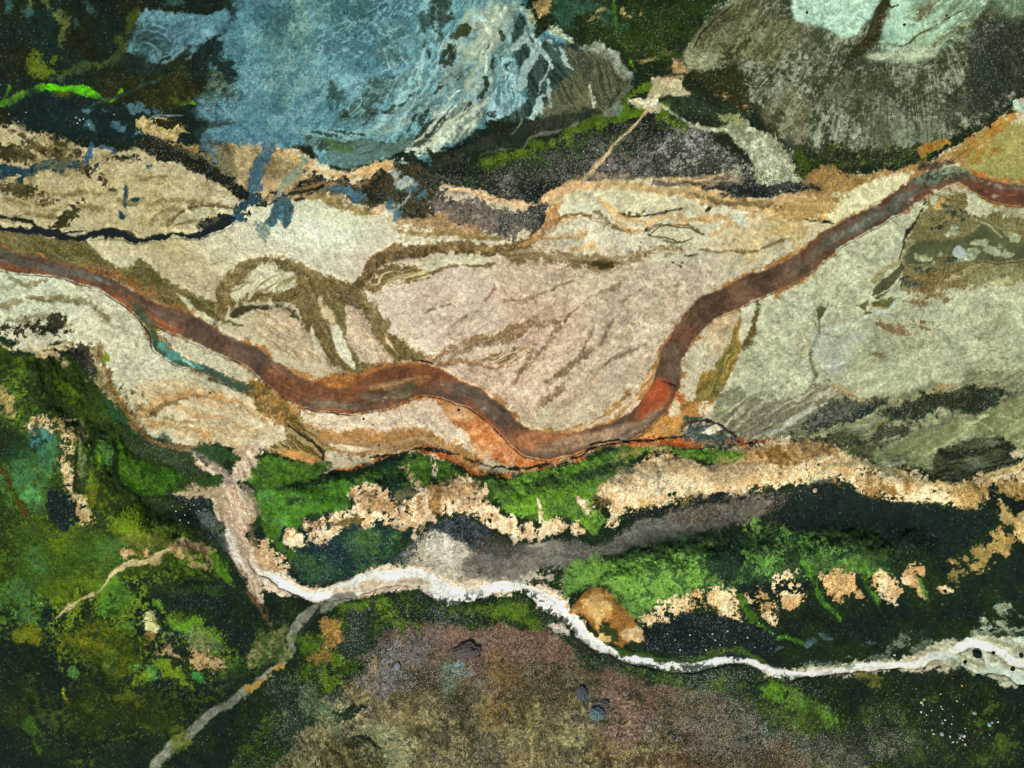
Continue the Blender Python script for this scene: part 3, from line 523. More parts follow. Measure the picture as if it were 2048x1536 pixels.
# top middle: dark green slope with stones
P("1050,-600 1460,-600 1450,0 1430,30 1400,60 1370,95 1340,110 1330,130 1290,150 1265,115 1240,108 1190,92 1150,75 1110,50 1060,20", (28,38,24), w=6, soft=5, di=5, c2=(34,48,26), m2='m', gr=.4, sa=.02, mo=.3)
B("1150,15,60,24,10 1120,45,26,12,30 1215,45,12,16 1245,50,14,10 1180,20,14,8", (52,94,78), soft=16, w=14, di=14, op=.7)
B("1075,10,14,16 1085,25,12,8 1185,40,16,5,-30 1200,22,12,3,-30 1245,22,6,6 1258,30,7,3 1280,30,5,12 1283,28,3,8 1300,118,14,4,-10 1320,100,20,6,20 1265,90,12,5,30 1275,95,5,8", (186,160,100), soft=4, w=10, di=9, op=.85)
B("1400,20,30,20 1330,60,60,26 1250,75,60,14,20 1300,95,40,10,20", (36,56,22), soft=20, w=20, di=20, op=.8, mo=.4, sa=.05)
S("1225,-10,2 1228,20,2 1232,50,3 1240,80,3 1260,100,3", (56,100,30), w=6, soft=5, di=4, op=.7)
# ---- striated cone, northeast
P("1450,-600 1450,-60 1440,5 1420,30 1400,62 1372,100 1368,130 1385,140 1400,150 1440,160 1490,215 1540,250 1580,290 1600,330 1660,338 1720,330 1800,318 1860,300 1900,270 1960,240 2020,200 2100,150 2500,0 2500,-600", (96,98,74), w=5, soft=6, di=8, gr=.18, sa=.03, pe=.05)
# (radial streaks of the cone are laid by cone() below)
def cone():
    ax, ay = 1800, -160
    s = sl(1340, -90, 2140, 360)
    D = np.hypot(GX[s]-ax, (GY[s]-ay)); th = np.arctan2(GY[s]-ay, GX[s]-ax)
    a = vnoise(th*110+.3*WA[0][s], D/46, 5, 9); b = vnoise(th*230+.3*WB[0][s], D/22, 15, 3); c = vnoise(th*20, D/110, 1, 7)
    z = (a*.34+b*.34+c*.38+.5*NQ[0][s]+.4*NF[0][s]+.3*NM[0][s]).astype(f4)
    inside = np.clip((GY[s]-20+ (GX[s]<1440)*-200)*0+1,0,1)
    base = COL[s].copy()
    bright = np.clip(.44+z*.75,0,1)[...,None]
    new = np.array((50,58,46),f4)*(1-bright)+np.array((136,144,122),f4)*bright
    m = np.clip((-(np.abs(base-np.array((96,98,74),f4)).sum(-1))+75)/40,0,1)[...,None]
    COL[s] = base*(1-m*.92)+new*m*.92
    DH[s] += (z*.16*m[...,0]).astype(f4)
cone()
P("1375,105 1400,75 1440,30 1465,-40 1480,-90 1540,-90 1530,10 1560,40 1620,60 1560,120 1500,120 1450,100 1400,140", (120,118,76), w=8, soft=20, di=10, op=.55, c2=(84,82,52), ang=-55, k2=1.5)
P("1370,130 1365,95 1390,80 1395,100 1440,95 1450,115 1420,135 1390,140", (128,132,96), w=5, soft=8, di=8, op=.8, c2=(156,160,124), m2='f')
P("1450,100 1490,80 1500,60 1475,90 1440,130 1420,160 1480,210 1470,200 1500,170 1490,140 1475,120", (44,44,26), w=10, soft=8, di=12, op=.75, sa=.05)
P("1400,140 1440,130 1460,150 1500,155 1500,200 1530,240 1490,230 1460,205 1420,180 1380,160", (46,44,26), w=8, soft=6, di=10, op=.85, sa=.05, c2=(40,48,28), m2='f')
B("1440,185,14,8 1475,225,12,10 1490,215,10,12 1420,150,8,5", (170,144,100), soft=5, w=8, di=9, op=.8, cov=.34)
S("1460,10,1.5 1442,30,1.5 1425,48,1.5 1405,70,1.5 1390,95,1", (50,40,26), w=4, soft=2.5)
P("1600,-90 1586,0 1586,40 1610,45 1650,55 1690,75 1715,70 1730,50 1750,30 1765,0 1770,-90", (152,186,168), w=4, soft=8, di=3, c2=(164,194,176), ang=-30, pe=.02, sa=.01, gr=.05)
P("1790,-90 1780,20 1766,60 1758,80 1770,95 1750,105 1760,115 1800,125 1850,110 1890,90 1940,70 1980,30 2048,20 2160,-90", (140,172,150), w=5, soft=10, di=5, c2=(118,140,112), ang=-32, gr=.08, pe=.05, k2=1.2)
P("1790,-60 1785,20 1768,70 1790,84 1820,78 1830,50 1810,30 1830,0 1850,-60", (150,184,164), w=4, soft=8, di=3, gr=.05, pe=.02)
S("1750,105,8 1790,108,12 1830,105,10 1870,92,8", (160,172,144), w=5, soft=12, di=6, op=.8, pe=.06)
S("1775,88,1 1800,92,1.5 1820,85,1 1840,65,1 1870,50,1 1900,35,1 1930,20,1", (66,60,40), w=4, soft=2.5, di=1, op=.9)
B("1850,20,26,6,-40 1838,35,18,4,-30 1900,62,40,4,-35 1960,40,40,4,-35", (92,80,48), soft=6, w=5, di=5, op=.6)
S("1774,-60,8 1772,0,9 1758,25,10 1750,50,10 1738,75,10 1724,92,9 1712,105,8 1700,122,5 1685,140,3 1670,155,2", (52,50,34), w=3, soft=3, di=2, dh=-.7, hs=14, op=.95)
S("1772,4,4 1785,12,2 1798,8,1", (50,52,34), w=3, soft=3)
S("1990,10,8 1970,35,6 1940,55,5 1900,75,3 1880,90,2", (44,50,36), w=6, soft=8, di=5, op=.6)
P("2000,40 2060,20 2200,0 2200,200 2020,195 1980,225 1930,250 1880,250 1900,200 1920,150 1950,100", (30,38,34), w=8, soft=16, di=12, op=.7, c2=(48,56,44), ang=80, sa=.04)
B("1985,100,36,60,10 1960,170,50,40", (36,44,42), soft=30, w=16, di=16, op=.55, sa=.04)
B("2040,15,50,26", (86,110,84), soft=20, w=10, di=14, op=.6)
B("1700,180,60,30,20 1760,175,60,12 1620,80,40,24,30", (66,70,52), soft=30, w=16, di=12, op=.5)
P("1540,200 1580,170 1610,190 1640,210 1620,250 1590,285 1560,270 1530,245", (116,112,84), w=8, soft=16, di=10, op=.6, c2=(140,134,106), ang=-50)
for t in "1650,235,5 1640,255,6 1635,275,7 1637,290,4;1685,225,3 1680,255,4 1672,280,4 1668,310,3;1720,245,3 1715,262,3 1705,275,3;1738,250,3 1735,270,3 1728,288,2".split(';'):
    S(t, (146,160,132), w=3, soft=4, di=5, op=.85)
P("1740,240 1800,230 1880,235 1890,260 1850,290 1790,300 1750,290", (118,128,104), w=6, soft=12, di=14, op=.6, c2=(80,88,66), ang=88)
P("1590,290 1640,300 1660,290 1700,300 1740,290 1800,300 1830,290 1850,320 1790,335 1720,335 1660,340 1600,345 1590,320", (32,42,30), w=6, soft=8, di=9, op=.92, c2=(48,58,24), m2='f', sa=.06)
B("1605,315,18,10,80", (58,76,22), soft=6, w=6, di=6, mo=.4)
P("1540,240 1560,215 1575,225 1560,260 1550,285 1540,270", (52,50,34), w=6, soft=6, di=8, op=.7)
# seep with ochre crust under the cone
P("1838,300 1850,285 1880,275 1900,280 1895,290 1870,300 1845,318", (150,130,52), w=4, soft=3, di=4, c2=(176,116,44), m2='f')
P("1600,395 1620,345 1640,332 1670,340 1680,352 1700,355 1760,342 1840,330 1870,320 1920,300 1960,270 1975,262 1960,300 1930,322 1880,330 1860,345 1840,345 1790,350 1740,360 1690,378 1650,395", (168,132,76), w=4, soft=5, di=7, c2=(140,112,60), m2='f', sa=.14)
P("1835,335 1880,325 1910,320 1935,300 1900,340 1870,348", (58,50,42), w=4, soft=4, di=6, c2=(90,74,60), m2='f', sa=.1)
P("1640,400 1700,378 1760,358 1826,348 1820,365 1790,385 1740,405 1700,425 1670,445 1650,430", (202,198,156), w=4, soft=4, di=4, gr=.1)
P("1925,330 1950,300 1975,280 2010,262 2048,250 2200,240 2200,350 2100,372 2010,368 1970,355 1945,345", (170,176,128), w=5, soft=5, di=4, c2=(150,146,84), m2='b')
B("1985,305,50,8,-10 1945,325,20,6,-40 1960,285,40,10,-40 2000,250,60,10,-30", (176,124,52), soft=6, w=8, di=8, op=.85, c2=(150,130,60), m2='f')
S("1930,330,2 1960,348,3 2000,362,3 2048,366,3 2100,370,3", (180,110,44), w=3, soft=4, di=4)
S("1930,265,3 1970,250,3 2010,228,2 2048,222,3 2160,200,3", (50,46,30), w=4, soft=4, di=3)
B("2040,210,14,12", (150,170,150), soft=6, di=5)
# pink-tan strip at the north edge of the gravel, and its dark pockets
P("1075,410 1110,385 1140,362 1180,365 1240,362 1320,368 1400,375 1470,385 1540,398 1610,392 1640,400 1600,420 1500,415 1400,402 1330,385 1230,380 1180,385 1130,395 1100,420 1090,435", (200,164,112), w=5, soft=5, di=4, c2=(180,160,110), ang=5)
P("1600,390 1660,385 1690,380 1660,420 1600,440 1560,430 1500,405 1440,395 1520,402", (170,142,84), w=5, soft=6, di=7, c2=(196,164,108), ang=5)
P("1140,352 1200,342 1270,352 1340,352 1420,350 1480,340 1500,350 1440,372 1360,368 1280,362 1200,358", (120,108,90), w=6, soft=6, di=9, op=.7, c2=(170,146,110), m2='f', sa=.15)
S("1290,355,2 1350,356,4 1400,358,3 1440,352,2 1470,345,1", (176,152,110), w=5, soft=4, di=5)
P("1440,385 1520,392 1580,385 1640,378 1600,365 1540,368 1490,372", (30,36,40), w=5, soft=5, di=9, op=.9, sa=.12)
P("1380,388 1450,395 1550,405 1520,412 1440,405", (110,98,62), w=5, soft=5, di=6, op=.8)
P("1120,392 1170,385 1240,380 1330,388 1300,400 1220,398 1170,405 1130,410", (190,186,150), w=5, soft=6, di=6, op=.8)
P("1112,418 1150,410 1180,405 1205,420 1180,428 1130,428 1115,432", (206,208,178), w=3, soft=4, di=3)
S("880,365,5 900,375,6 940,385,6 985,400,6 1030,412,7 1075,412,6 1090,400,6 1110,388,6 1150,375,7 1200,370,6", (214,176,130), w=3, soft=4, di=4)
P("870,375 900,388 950,400 1000,410 1050,420 1090,412 1085,430 1080,455 1040,455 1010,470 960,468 900,450 880,430 850,415 840,395", (110, 98, 88), w=6, soft=6, di=9, gr=.4, c2=(62, 58, 54), m2='m', sa=.24)
P("800,432 830,420 870,425 905,435 960,460 950,470 890,468 830,462 800,452", (184,152,104), w=5, soft=5, di=8, c2=(150,122,84), m2='f', sa=.15)
P("1052,420 1090,412 1092,440 1078,455 1060,450 1070,435", (40,40,44), w=5, soft=4, di=6)
P("1095,420 1120,408 1112,440 1085,470 1050,492 1040,490 1075,462 1090,440", (176,136,84), w=3, soft=4, di=4)
S("800,462,3 860,466,4 920,470,5 960,476,4 1000,475,2", (150,126,76), w=4, soft=5, di=5)
# northern edge of the gravel, west half: ochre ribbons
P("500,280 540,288 580,300 610,310 625,335 640,345 680,348 720,340 760,325 790,325 788,345 750,352 700,362 660,358 620,345 590,335 560,318 520,310 500,300", (212,180,126), w=4, soft=4, di=5, c2=(190,156,100), m2='f', sa=.1)
P("410,300 470,290 520,295 540,330 560,370 540,400 500,385 450,350 420,330", (176,158,112), w=5, soft=6, di=10, c2=(112,104,70), m2='m', sa=.12)
P("525,320 560,310 600,325 620,350 610,375 560,395 530,400 515,370", (128,114,74), w=6, soft=7, di=8, c2=(176,152,108), m2='m', sa=.12)
P("590,325 620,345 680,362 740,358 790,350 800,380 770,400 700,395 640,390 590,400 550,398 520,405 530,392 590,372 610,350", (34,38,34), w=5, soft=5, di=8, c2=(60,50,34), m2='f', sa=.06)
B("560,385,40,7,-10 640,375,30,8 690,392,30,5 720,368,20,5,-20", (150,120,80), soft=5, w=6, di=7, op=.8, sa=.1)
P("515,405 560,395 600,388 650,392 700,405 740,420 760,432 735,430 700,425 660,415 620,400 580,400 545,402", (140,124,72), w=4, soft=5, di=6, c2=(170,150,100), m2='f')
P("580,402 620,402 660,412 690,428 730,436 720,450 680,450 620,430 585,420", (198,200,170), w=4, soft=5, di=4)
P("700,380 760,385 800,350 800,330 860,340 870,380 850,400 860,430 800,432 780,425 770,410 740,415 700,400", (40,44,38), w=6, soft=5, di=6, c2=(70,62,44), m2='f', sa=.06)
for e in ["690,388,30,8,10","820,370,22,8,-10","705,395,14,18,30","560,415,18,30,5","548,430,10,16,20","800,430,10,14,30","842,392,12,7,-40","785,412,12,18,30"]:
    B(e, (64,104,120), soft=4, w=7, di=4, op=.9)
B("812,368,26,8,-8 800,350,12,14,20", (170,176,156), soft=4, w=6, di=4, c2=(120,140,138), m2='f')
S("780,425,3 800,410,3 815,395,2 820,380,2", (130,146,140), w=5, soft=3)
B("755,420,14,12 775,408,10,6", (190,156,116), soft=4, w=6, di=6, sa=.15)
S("540,290,16 535,310,12 525,335,9 515,360,9 505,385,10 490,400,10 480,415,8 470,430,6", (62,98,116), w=5, soft=4, di=4, op=.92)
S("415,275,8 408,290,5 425,300,5 430,320,4 425,340,3", (70,104,116), w=4, soft=4, di=4, op=.85)
S("610,320,6 600,335,6 580,355,6 565,375,5 555,385,3", (104,130,116), w=4, soft=4, di=3, op=.85)
P("500,240 540,260 580,270 610,275 605,292 570,296 530,290 490,290 450,285 440,262", (78,124,142), w=5, soft=8, di=4, c2=(96,140,150), m2='f')
# dark ash tongue and blue rills over the northwest gravel
P("270,290 320,282 370,300 410,320 450,350 480,375 498,388 485,400 450,372 400,345 350,322 300,308", (26,30,28), w=4, soft=4, di=6, c2=(40,38,24), m2='f', sa=.06)
P("330,280 380,288 400,300 395,320 360,300", (90,84,50), w=5, soft=6, di=9, op=.6, sa=.1)
S("186,278,4 184,295,6 178,315,7 175,335,5", (56,92,118), w=5, soft=3, di=3)
S("200,293,4 225,298,2", (70,100,116), w=3, soft=3, di=2)
P("-60,330 0,328 40,330 60,325 90,322 110,318 140,320 165,328 165,335 130,338 100,345 80,338 50,345 40,358 25,360 35,345 0,350 -60,352", (34,62,76), w=6, soft=4, di=4)
B("225,308,8,3,-30 296,332,5,3,-40 250,390,3,12,5 245,430,7,10,-20 190,335,4,5 275,395,6,3", (40,66,84), w=5, soft=3, di=3)
P("470,410 485,395 500,388 515,392 512,405 500,415 490,425 480,432 470,430", (44,72,86), w=6, soft=3, di=5)
P("395,445 420,430 450,428 470,432 478,440 470,452 455,455 440,462 425,470 400,475 395,465 410,455", (24,32,34), w=6, soft=3, di=5)
P("478,425 490,430 485,445 472,452 468,440", (50,82,98), w=5, soft=3, di=4)
P("545,395 560,390 572,388 582,398 583,420 578,440 566,451 558,446 562,430 565,412 558,420 550,440 540,455 530,452 540,430 548,412", (66,96,104), w=4, soft=3, di=3)
B("535,455,10,14 545,465,8,8 520,450,8,6", (96,116,112), soft=6, w=6, di=9, op=.7)
S("520,410,2 545,400,3 575,390,3 610,382,4 640,378,3", (40,38,26), w=4, soft=3, di=3)
S("330,296,5 370,312,8 410,335,9 445,358,10 475,378,9 495,392,7", (26,30,28), w=4, soft=3, di=4, sa=.04)
S("20,262,2 60,285,3 100,305,3 130,320,3", (70,62,40), w=4, soft=4, di=4)
S("100,268,3 130,290,4 150,300,3", (60,54,34), w=4, soft=4, di=4)
S("340,385,1 370,375,1 400,368,2 430,365,2 455,372,2", (150,132,84), w=4, soft=4, di=3, op=.6)
S("335,450,2 345,435,3 370,420,4 400,412,4 440,410,4 465,412,3", (86,76,44), w=4, soft=4, di=4, op=.85)
S("345,460,2 370,445,2 395,440,2 410,445,2", (110,98,58), w=4, soft=4, di=4, op=.7)
# ======== SOUTH
P("-400,640 0,672 20,690 60,702 100,690 125,682 150,690 160,720 190,745 205,780 235,800 262,832 275,850 300,872 330,885 370,893 420,895 470,892 510,892 545,905 590,922 640,935 648,950 700,945 745,928 790,905 830,905 870,918 920,940 960,955 1010,955 1060,946 1120,930 1180,912 1230,900 1300,897 1380,895 1460,900 1500,890 1560,883 1650,888 1700,912 1745,933 1830,943 1900,955 1960,948 2000,932 2500,890 2600,2200 -400,2200", (27,40,36), w=5, soft=5, di=4, gr=.25, sa=.012, pe=.03, c2=(28,44,28), m2='m', mo=.15)
# ---- grey-green wash in the east
P("1450,770 1500,800 1560,810 1620,820 1680,800 1740,790 1820,780 1900,760 2048,740 2500,720 2500,900 2048,905 2000,932 1960,948 1900,958 1830,945 1745,935 1700,915 1660,892 1600,884 1500,886 1440,850 1420,830", (118,120,88), w=6, soft=8, di=6, c2=(140,144,108), ang=-22, gr=.14, sa=.06)
P("1440,850 1460,800 1500,790 1560,800 1600,790 1640,770 1700,775 1680,800 1620,830 1560,860 1500,880", (168,166,140), w=6, soft=8, di=7, c2=(124,118,92), ang=-30, sa=.08)
S("1536,868,5 1580,845,6 1620,815,5 1640,790,5 1660,780,3", (184,182,166), w=4, soft=5, di=5)
S("1660,778,3 1690,782,4 1730,798,4 1770,806,4 1830,798,4 1880,780,3 1905,770,2", (176,158,108), w=4, soft=5, di=4)
P("1600,860 1640,820 1680,800 1720,800 1760,812 1740,830 1700,850 1660,872 1620,875", (72,76,64), w=6, soft=6, di=9, gr=.4, c2=(44,50,44), m2='f', sa=.16)
P("1690,835 1720,818 1750,812 1745,820 1710,845", (34,42,42), w=4, soft=4, di=6)
P("1740,800 1800,800 1860,790 1920,775 1960,780 2000,800 1990,830 1960,838 1920,820 1880,830 1830,850 1790,850 1760,830", (74,80,54), w=6, soft=6, di=10, gr=.35, c2=(44,52,40), m2='m', sa=.1)
B("1965,825,34,10,10 1930,805,40,10,-10 1980,782,30,6", (38,46,36), soft=6, w=8, di=9, op=.85, sa=.07)
S("1715,850,3 1745,830,4 1770,812,5 1800,808,4", (134,140,100), w=4, soft=5, di=3)
S("1730,885,2 1745,865,3 1760,850,3 1780,838,2", (126,124,74), w=4, soft=4)
P("1740,880 1765,850 1800,850 1820,870 1790,885 1750,890", (66,66,50), w=5, soft=5, di=8, sa=.12, gr=.4)
P("1580,880 1650,870 1720,880 1760,900 1740,930 1700,910 1650,890", (86,92,62), w=6, soft=6, di=7, c2=(60,68,48), m2='m', sa=.06)
P("1750,905 1830,880 1900,850 1960,835 2100,790 2500,760 2500,880 2048,900 2000,880 1940,870 1900,890 1850,925 1800,935 1760,925", (126,134,88), w=6, soft=10, di=4, c2=(144,150,106), ang=-25, gr=.08, sa=.03, pe=.02)
P("1755,918 1790,908 1820,915 1815,930 1790,935 1765,930", (140,152,116), w=4, soft=5, di=6, c2=(96,106,76), m2='f')
rills("1850,912 1880,895 1910,880 1930,862 1945,850 1975,835;1930,850 1960,845 1985,862;1960,838 1980,833;2000,830 2040,842;1740,892 1775,882 1800,875;2030,880 2060,888;1930,875 1900,892 1870,905;2035,900 2050,905", (176,184,140), 2, di=2, soft=4, op=.8)
P("1860,940 1870,910 1900,895 1925,878 1960,875 1990,878 2020,890 2030,905 2010,910 2040,915 2080,925 2040,940 1990,945 1940,960 1900,962 1840,948 1810,940 1830,935", (38,46,38), w=5, soft=5, di=5, c2=(76,82,60), ang=-15, k2=1.3, sa=.05)
B("1945,918,14,6 1960,930,20,4,-10 1975,890,10,6", (110,124,96), soft=5, w=6, di=6, op=.8)
P("1800,935 1850,935 1900,955 1960,955 2040,935 2040,960 1960,970 1900,965 1840,952", (44,50,32), w=5, soft=5, di=7, sa=.05)
# mound by the bend
P("1362,860 1380,848 1410,842 1440,848 1460,865 1480,885 1460,895 1420,898 1370,880", (70,78,74), w=4, soft=4, di=5, c2=(44,56,54), m2='f', gr=.4, sa=.2)
P("1412,855 1430,848 1445,858 1428,868 1402,866", (200,190,166), w=3, soft=3, di=3)
S("1362,862,2 1368,850,2.5 1385,842,3 1410,838,3 1430,842,2 1445,850,2 1462,862,3 1475,880,3 1486,886,2 1510,884,3 1545,880,2", (34,26,24), w=4, soft=3, di=2)
S("1368,833,5 1385,838,4 1400,836,2", (70,84,74), w=3, soft=4)
B("1375,878,10,6 1400,885,14,9 1480,876,8,5,40 1482,890,20,3,10 1540,880,20,3,-5 1370,890,20,4", (180,98,44), soft=3, w=4, di=6, c2=(150,80,40), m2='f')
# ---- sand slope, east
P("1480,905 1520,895 1560,888 1620,888 1665,895 1700,915 1745,935 1770,938 1830,945 1880,965 1940,960 1990,942 2048,925 2200,900 2200,960 2100,990 2048,985 2000,1000 1975,1010 1940,1022 1880,1012 1830,1008 1790,1000 1760,990 1740,990 1700,970 1670,962 1640,968 1600,962 1560,975 1520,980 1480,985 1440,985 1420,1000 1390,990 1350,1000 1300,1005 1270,1020 1240,1040 1215,1045 1225,1010 1200,990 1210,965 1250,945 1290,920 1330,908 1370,925 1400,935 1440,930", (236, 212, 170), w=5, soft=4, di=11, cov=.93, c2=(206, 174, 122), m2='f', gr=.14, sa=.08, pe=.08, k2=1.3, mo=0)
P("1480,905 1540,892 1620,890 1680,905 1660,915 1600,935 1540,930 1500,925", (206,166,108), w=5, soft=8, di=8, c2=(160,118,64), m2='m', op=.8, k2=1.3)
B("1560,915,30,10,20 1540,905,20,8 1745,965,8,16,-20 1780,975,16,6,20 1820,970,6,10", (140,104,48), soft=8, w=6, di=9, op=.85)
P("1200,960 1250,940 1300,950 1340,940 1420,940 1480,935 1480,975 1400,985 1300,995 1250,1020 1230,1000", (244, 218, 180), w=6, soft=14, di=12, op=.7)
P("1330,910 1400,935 1480,930 1520,950 1480,970 1400,965 1340,950", (186,156,108), w=6, soft=10, di=12, op=.55, sa=.12, pe=.16)
P("1900,965 1960,965 2000,950 2048,950 2100,970 2040,1000 2000,1010 1985,995 1960,1010 1940,1018 1900,1000", (150,116,52), w=6, soft=6, di=12, op=.8, c2=(190,156,92), ang=60, k2=1.4, pe=.15)
S("1760,935,3 1800,945,4 1860,965,5 1920,972,5 1980,955,5 2048,932,5", (206,180,118), w=4, soft=5, di=5)
P("1980,965 2000,955 2010,980 2050,990 2100,990 2100,1040 2040,1040 2020,1020 1995,1010 1975,1020 1975,990", (26,36,34), w=5, soft=4, di=9)
P("1993,990 2010,1010 2030,1030 2048,1020 2150,1040 2200,1090 2100,1080 2060,1090 2035,1085 2020,1075 2010,1050 1995,1050 2000,1020", (198,170,108), w=6, soft=4, di=7)
P("1988,1060 2020,1072 2015,1100 1995,1105 1980,1125 1965,1140 1950,1130 1970,1110 1985,1085", (176,148,84), w=7, soft=4, di=10, op=.9)
B("1955,1105,10,12,20 1965,1095,8,5 1915,1125,10,5 1930,1118,8,4 1945,1140,10,5 1930,1145,6,4", (176,150,86), soft=4, w=7, di=9, op=.85)
S("1640,965,5 1635,950,6 1650,940,5 1680,933,4 1720,930,4 1755,932,4 1770,938,5 1790,942,4", (164,160,112), w=4, soft=5, di=2)
S("1600,985,5 1620,972,6 1640,955,5", (186,182,142), w=4, soft=5, di=2)
# ---- grey wash between the two ridges
P("1640,960 1670,965 1650,985 1600,1010 1540,1035 1480,1045 1400,1060 1330,1075 1260,1090 1200,1110 1130,1130 1060,1140 1000,1145 940,1140 880,1140 830,1150 780,1170 800,1110 830,1085 870,1060 900,1075 960,1090 1030,1100 1100,1085 1180,1090 1250,1060 1300,1035 1380,1020 1460,1005 1560,990", (92, 92, 86), w=6, soft=8, di=7, c2=(112, 110, 102), ang=-12, gr=.14, sa=.07, pe=.05, mo=0)
P("1270,1030 1350,1005 1430,990 1500,985 1570,975 1600,985 1520,1005 1440,1010 1380,1020 1300,1035 1250,1040", (32,38,42), w=6, soft=6, di=9, gr=.3, sa=.06)
P("1340,1030 1440,1005 1540,995 1620,975 1600,1005 1540,1030 1480,1045 1400,1055 1350,1055", (112,98,84), w=6, soft=10, di=12, op=.8, sa=.2, gr=.35, c2=(84,76,70), m2='f')
S("1200,1100,10 1280,1078,10 1360,1060,10 1440,1048,8 1500,1030,6", (88,88,84), w=5, soft=10, di=3, op=.8, sa=.02)
P("1560,990 1620,975 1680,985 1720,1000 1640,1030 1560,1050 1480,1060 1540,1030", (46,46,46), w=8, soft=12, di=14, op=.8, sa=.08)
# ---- pale fan at the middle
P("800,1110 830,1085 860,1060 900,1075 930,1080 960,1110 930,1130 1000,1140 1040,1120 1100,1095 1130,1100 1080,1130 1120,1160 1080,1175 1040,1180 960,1185 900,1180 860,1170 800,1175 760,1180 700,1170 740,1140 770,1130", (190, 180, 160), w=6, soft=12, di=14, c2=(158, 148, 130), m2='m', gr=.14, pe=.07)
P("830,1075 870,1070 900,1090 905,1120 880,1130 850,1110 835,1095", (226, 222, 212), w=6, soft=14, di=14, cov=.62, c2=(190, 182, 166), m2='f')
S("1040,1095,4 1090,1090,6 1120,1088,4", (190,180,160), w=5, soft=8, di=5)
P("940,1110 1040,1090 1120,1085 1160,1090 1100,1120 1060,1150 1000,1160 930,1150", (110,104,94), w=6, soft=16, di=8, op=.7)
S("835,1060,2 845,1045,3 850,1030,3 838,1070,2 828,1085,1.5", (186,156,120), w=3, soft=3, di=2)
# ---- dark pockets
P("570,1100 620,1070 660,1045 700,1040 740,1050 790,1050 840,1035 840,1060 800,1085 780,1100 790,1130 760,1160 700,1165 640,1165 600,1150 580,1130", (36,58,58), w=6, soft=8, di=8, c2=(34,74,42), m2='m', gr=.4, sa=.05)
B("680,1080,40,20,-10 670,1105,40,14,10", (36,54,74), soft=14, w=10, di=10, op=.7)
B("740,1100,40,30 745,1140,40,12 620,1140,30,20", (66,96,74), soft=16, w=10, di=14, op=.7, c2=(60,96,40), m2='f', mo=.4)
B("790,1140,30,10,-20 750,1145,14,8", (50,84,34), soft=8, w=8, di=9, mo=.5)
P("870,1055 890,1040 930,1035 960,1055 985,1075 970,1100 940,1100 900,1080", (38,46,56), w=6, soft=6, di=7, gr=.4, c2=(60,66,76), m2='f', sa=.05)
P("960,1080 1000,1080 1050,1090 1040,1105 980,1110 950,1100", (72,68,64), w=6, soft=10, di=12, op=.7)
# ---- riverside greens
GN=(84, 126, 50)
P("505,925 530,915 560,918 600,925 645,935 665,925 655,945 640,958 600,962 560,975 530,978 505,970 495,945", (56,92,34), w=5, soft=5, di=4, c2=(64,112,30), m2='f', mo=.8, dh=.3, hs=30)
P("520,985 560,980 600,970 650,962 700,955 715,975 705,1000 690,1020 650,1018 610,1030 600,1045 590,1060 560,1050 545,1080 530,1090 535,1060 525,1030 520,1005", (70,126,54), w=5, soft=6, di=5, c2=(66,130,30), m2='m', mo=.8, dh=.4, hs=30)
S("508,990,8 530,1020,8 545,1060,12 560,1090,9 575,1110,8", (58,104,30), w=5, soft=8, di=6, mo=.7)
P("720,945 780,925 830,910 860,915 900,930 950,950 985,962 990,1000 960,1000 925,960 880,965 830,980 800,990 780,970 740,975 715,965", (48,78,40), w=5, soft=6, di=6, c2=(62,104,34), m2='m', mo=.6, sa=.03)
B("780,960,30,14 800,985,30,8 760,935,30,6 655,972,22,4,-5 590,1000,24,5", (30,52,46), soft=8, w=8, di=11, op=.7)
P("975,955 1010,958 1060,948 1120,930 1190,910 1240,900 1300,898 1390,897 1460,905 1492,912 1470,928 1430,930 1390,922 1350,905 1320,900 1290,912 1260,928 1230,950 1205,970 1190,985 1195,1010 1200,1030 1215,1045 1180,1070 1160,1050 1110,1030 1090,1045 1060,1030 1030,1035 1000,1010 990,985", (76, 116, 46), w=5, soft=5, di=5, c2=(100, 148, 52), m2='b', mo=.85, dh=.4, hs=30, pe=.05)
B("1100,965,40,10,-10 1210,940,60,8,-20 1000,975,20,6 1170,950,50,8,-15 1130,1020,30,10,20", (44,66,50), soft=14, w=10, di=12, op=.7, mo=.5)
B("1050,1005,40,14 1140,985,30,14 1090,1030,30,10 1430,915,40,5,5 1160,1045,20,8,30", (100,152,34), soft=14, w=10, di=12, op=.7, mo=.8)
P("980,950 1300,895 1490,905 1460,930 1290,925 1190,1060 1040,1030", (38,66,40), cov=.3, soft=10, w=8, op=.5)
P("520,980 715,950 720,1000 600,1050 540,1080", (40,92,30), cov=.3, soft=10, w=8, op=.4)
P("570,1060 860,1040 860,1100 760,1170 600,1160", (30,46,54), cov=.35, soft=12, w=8, op=.7)
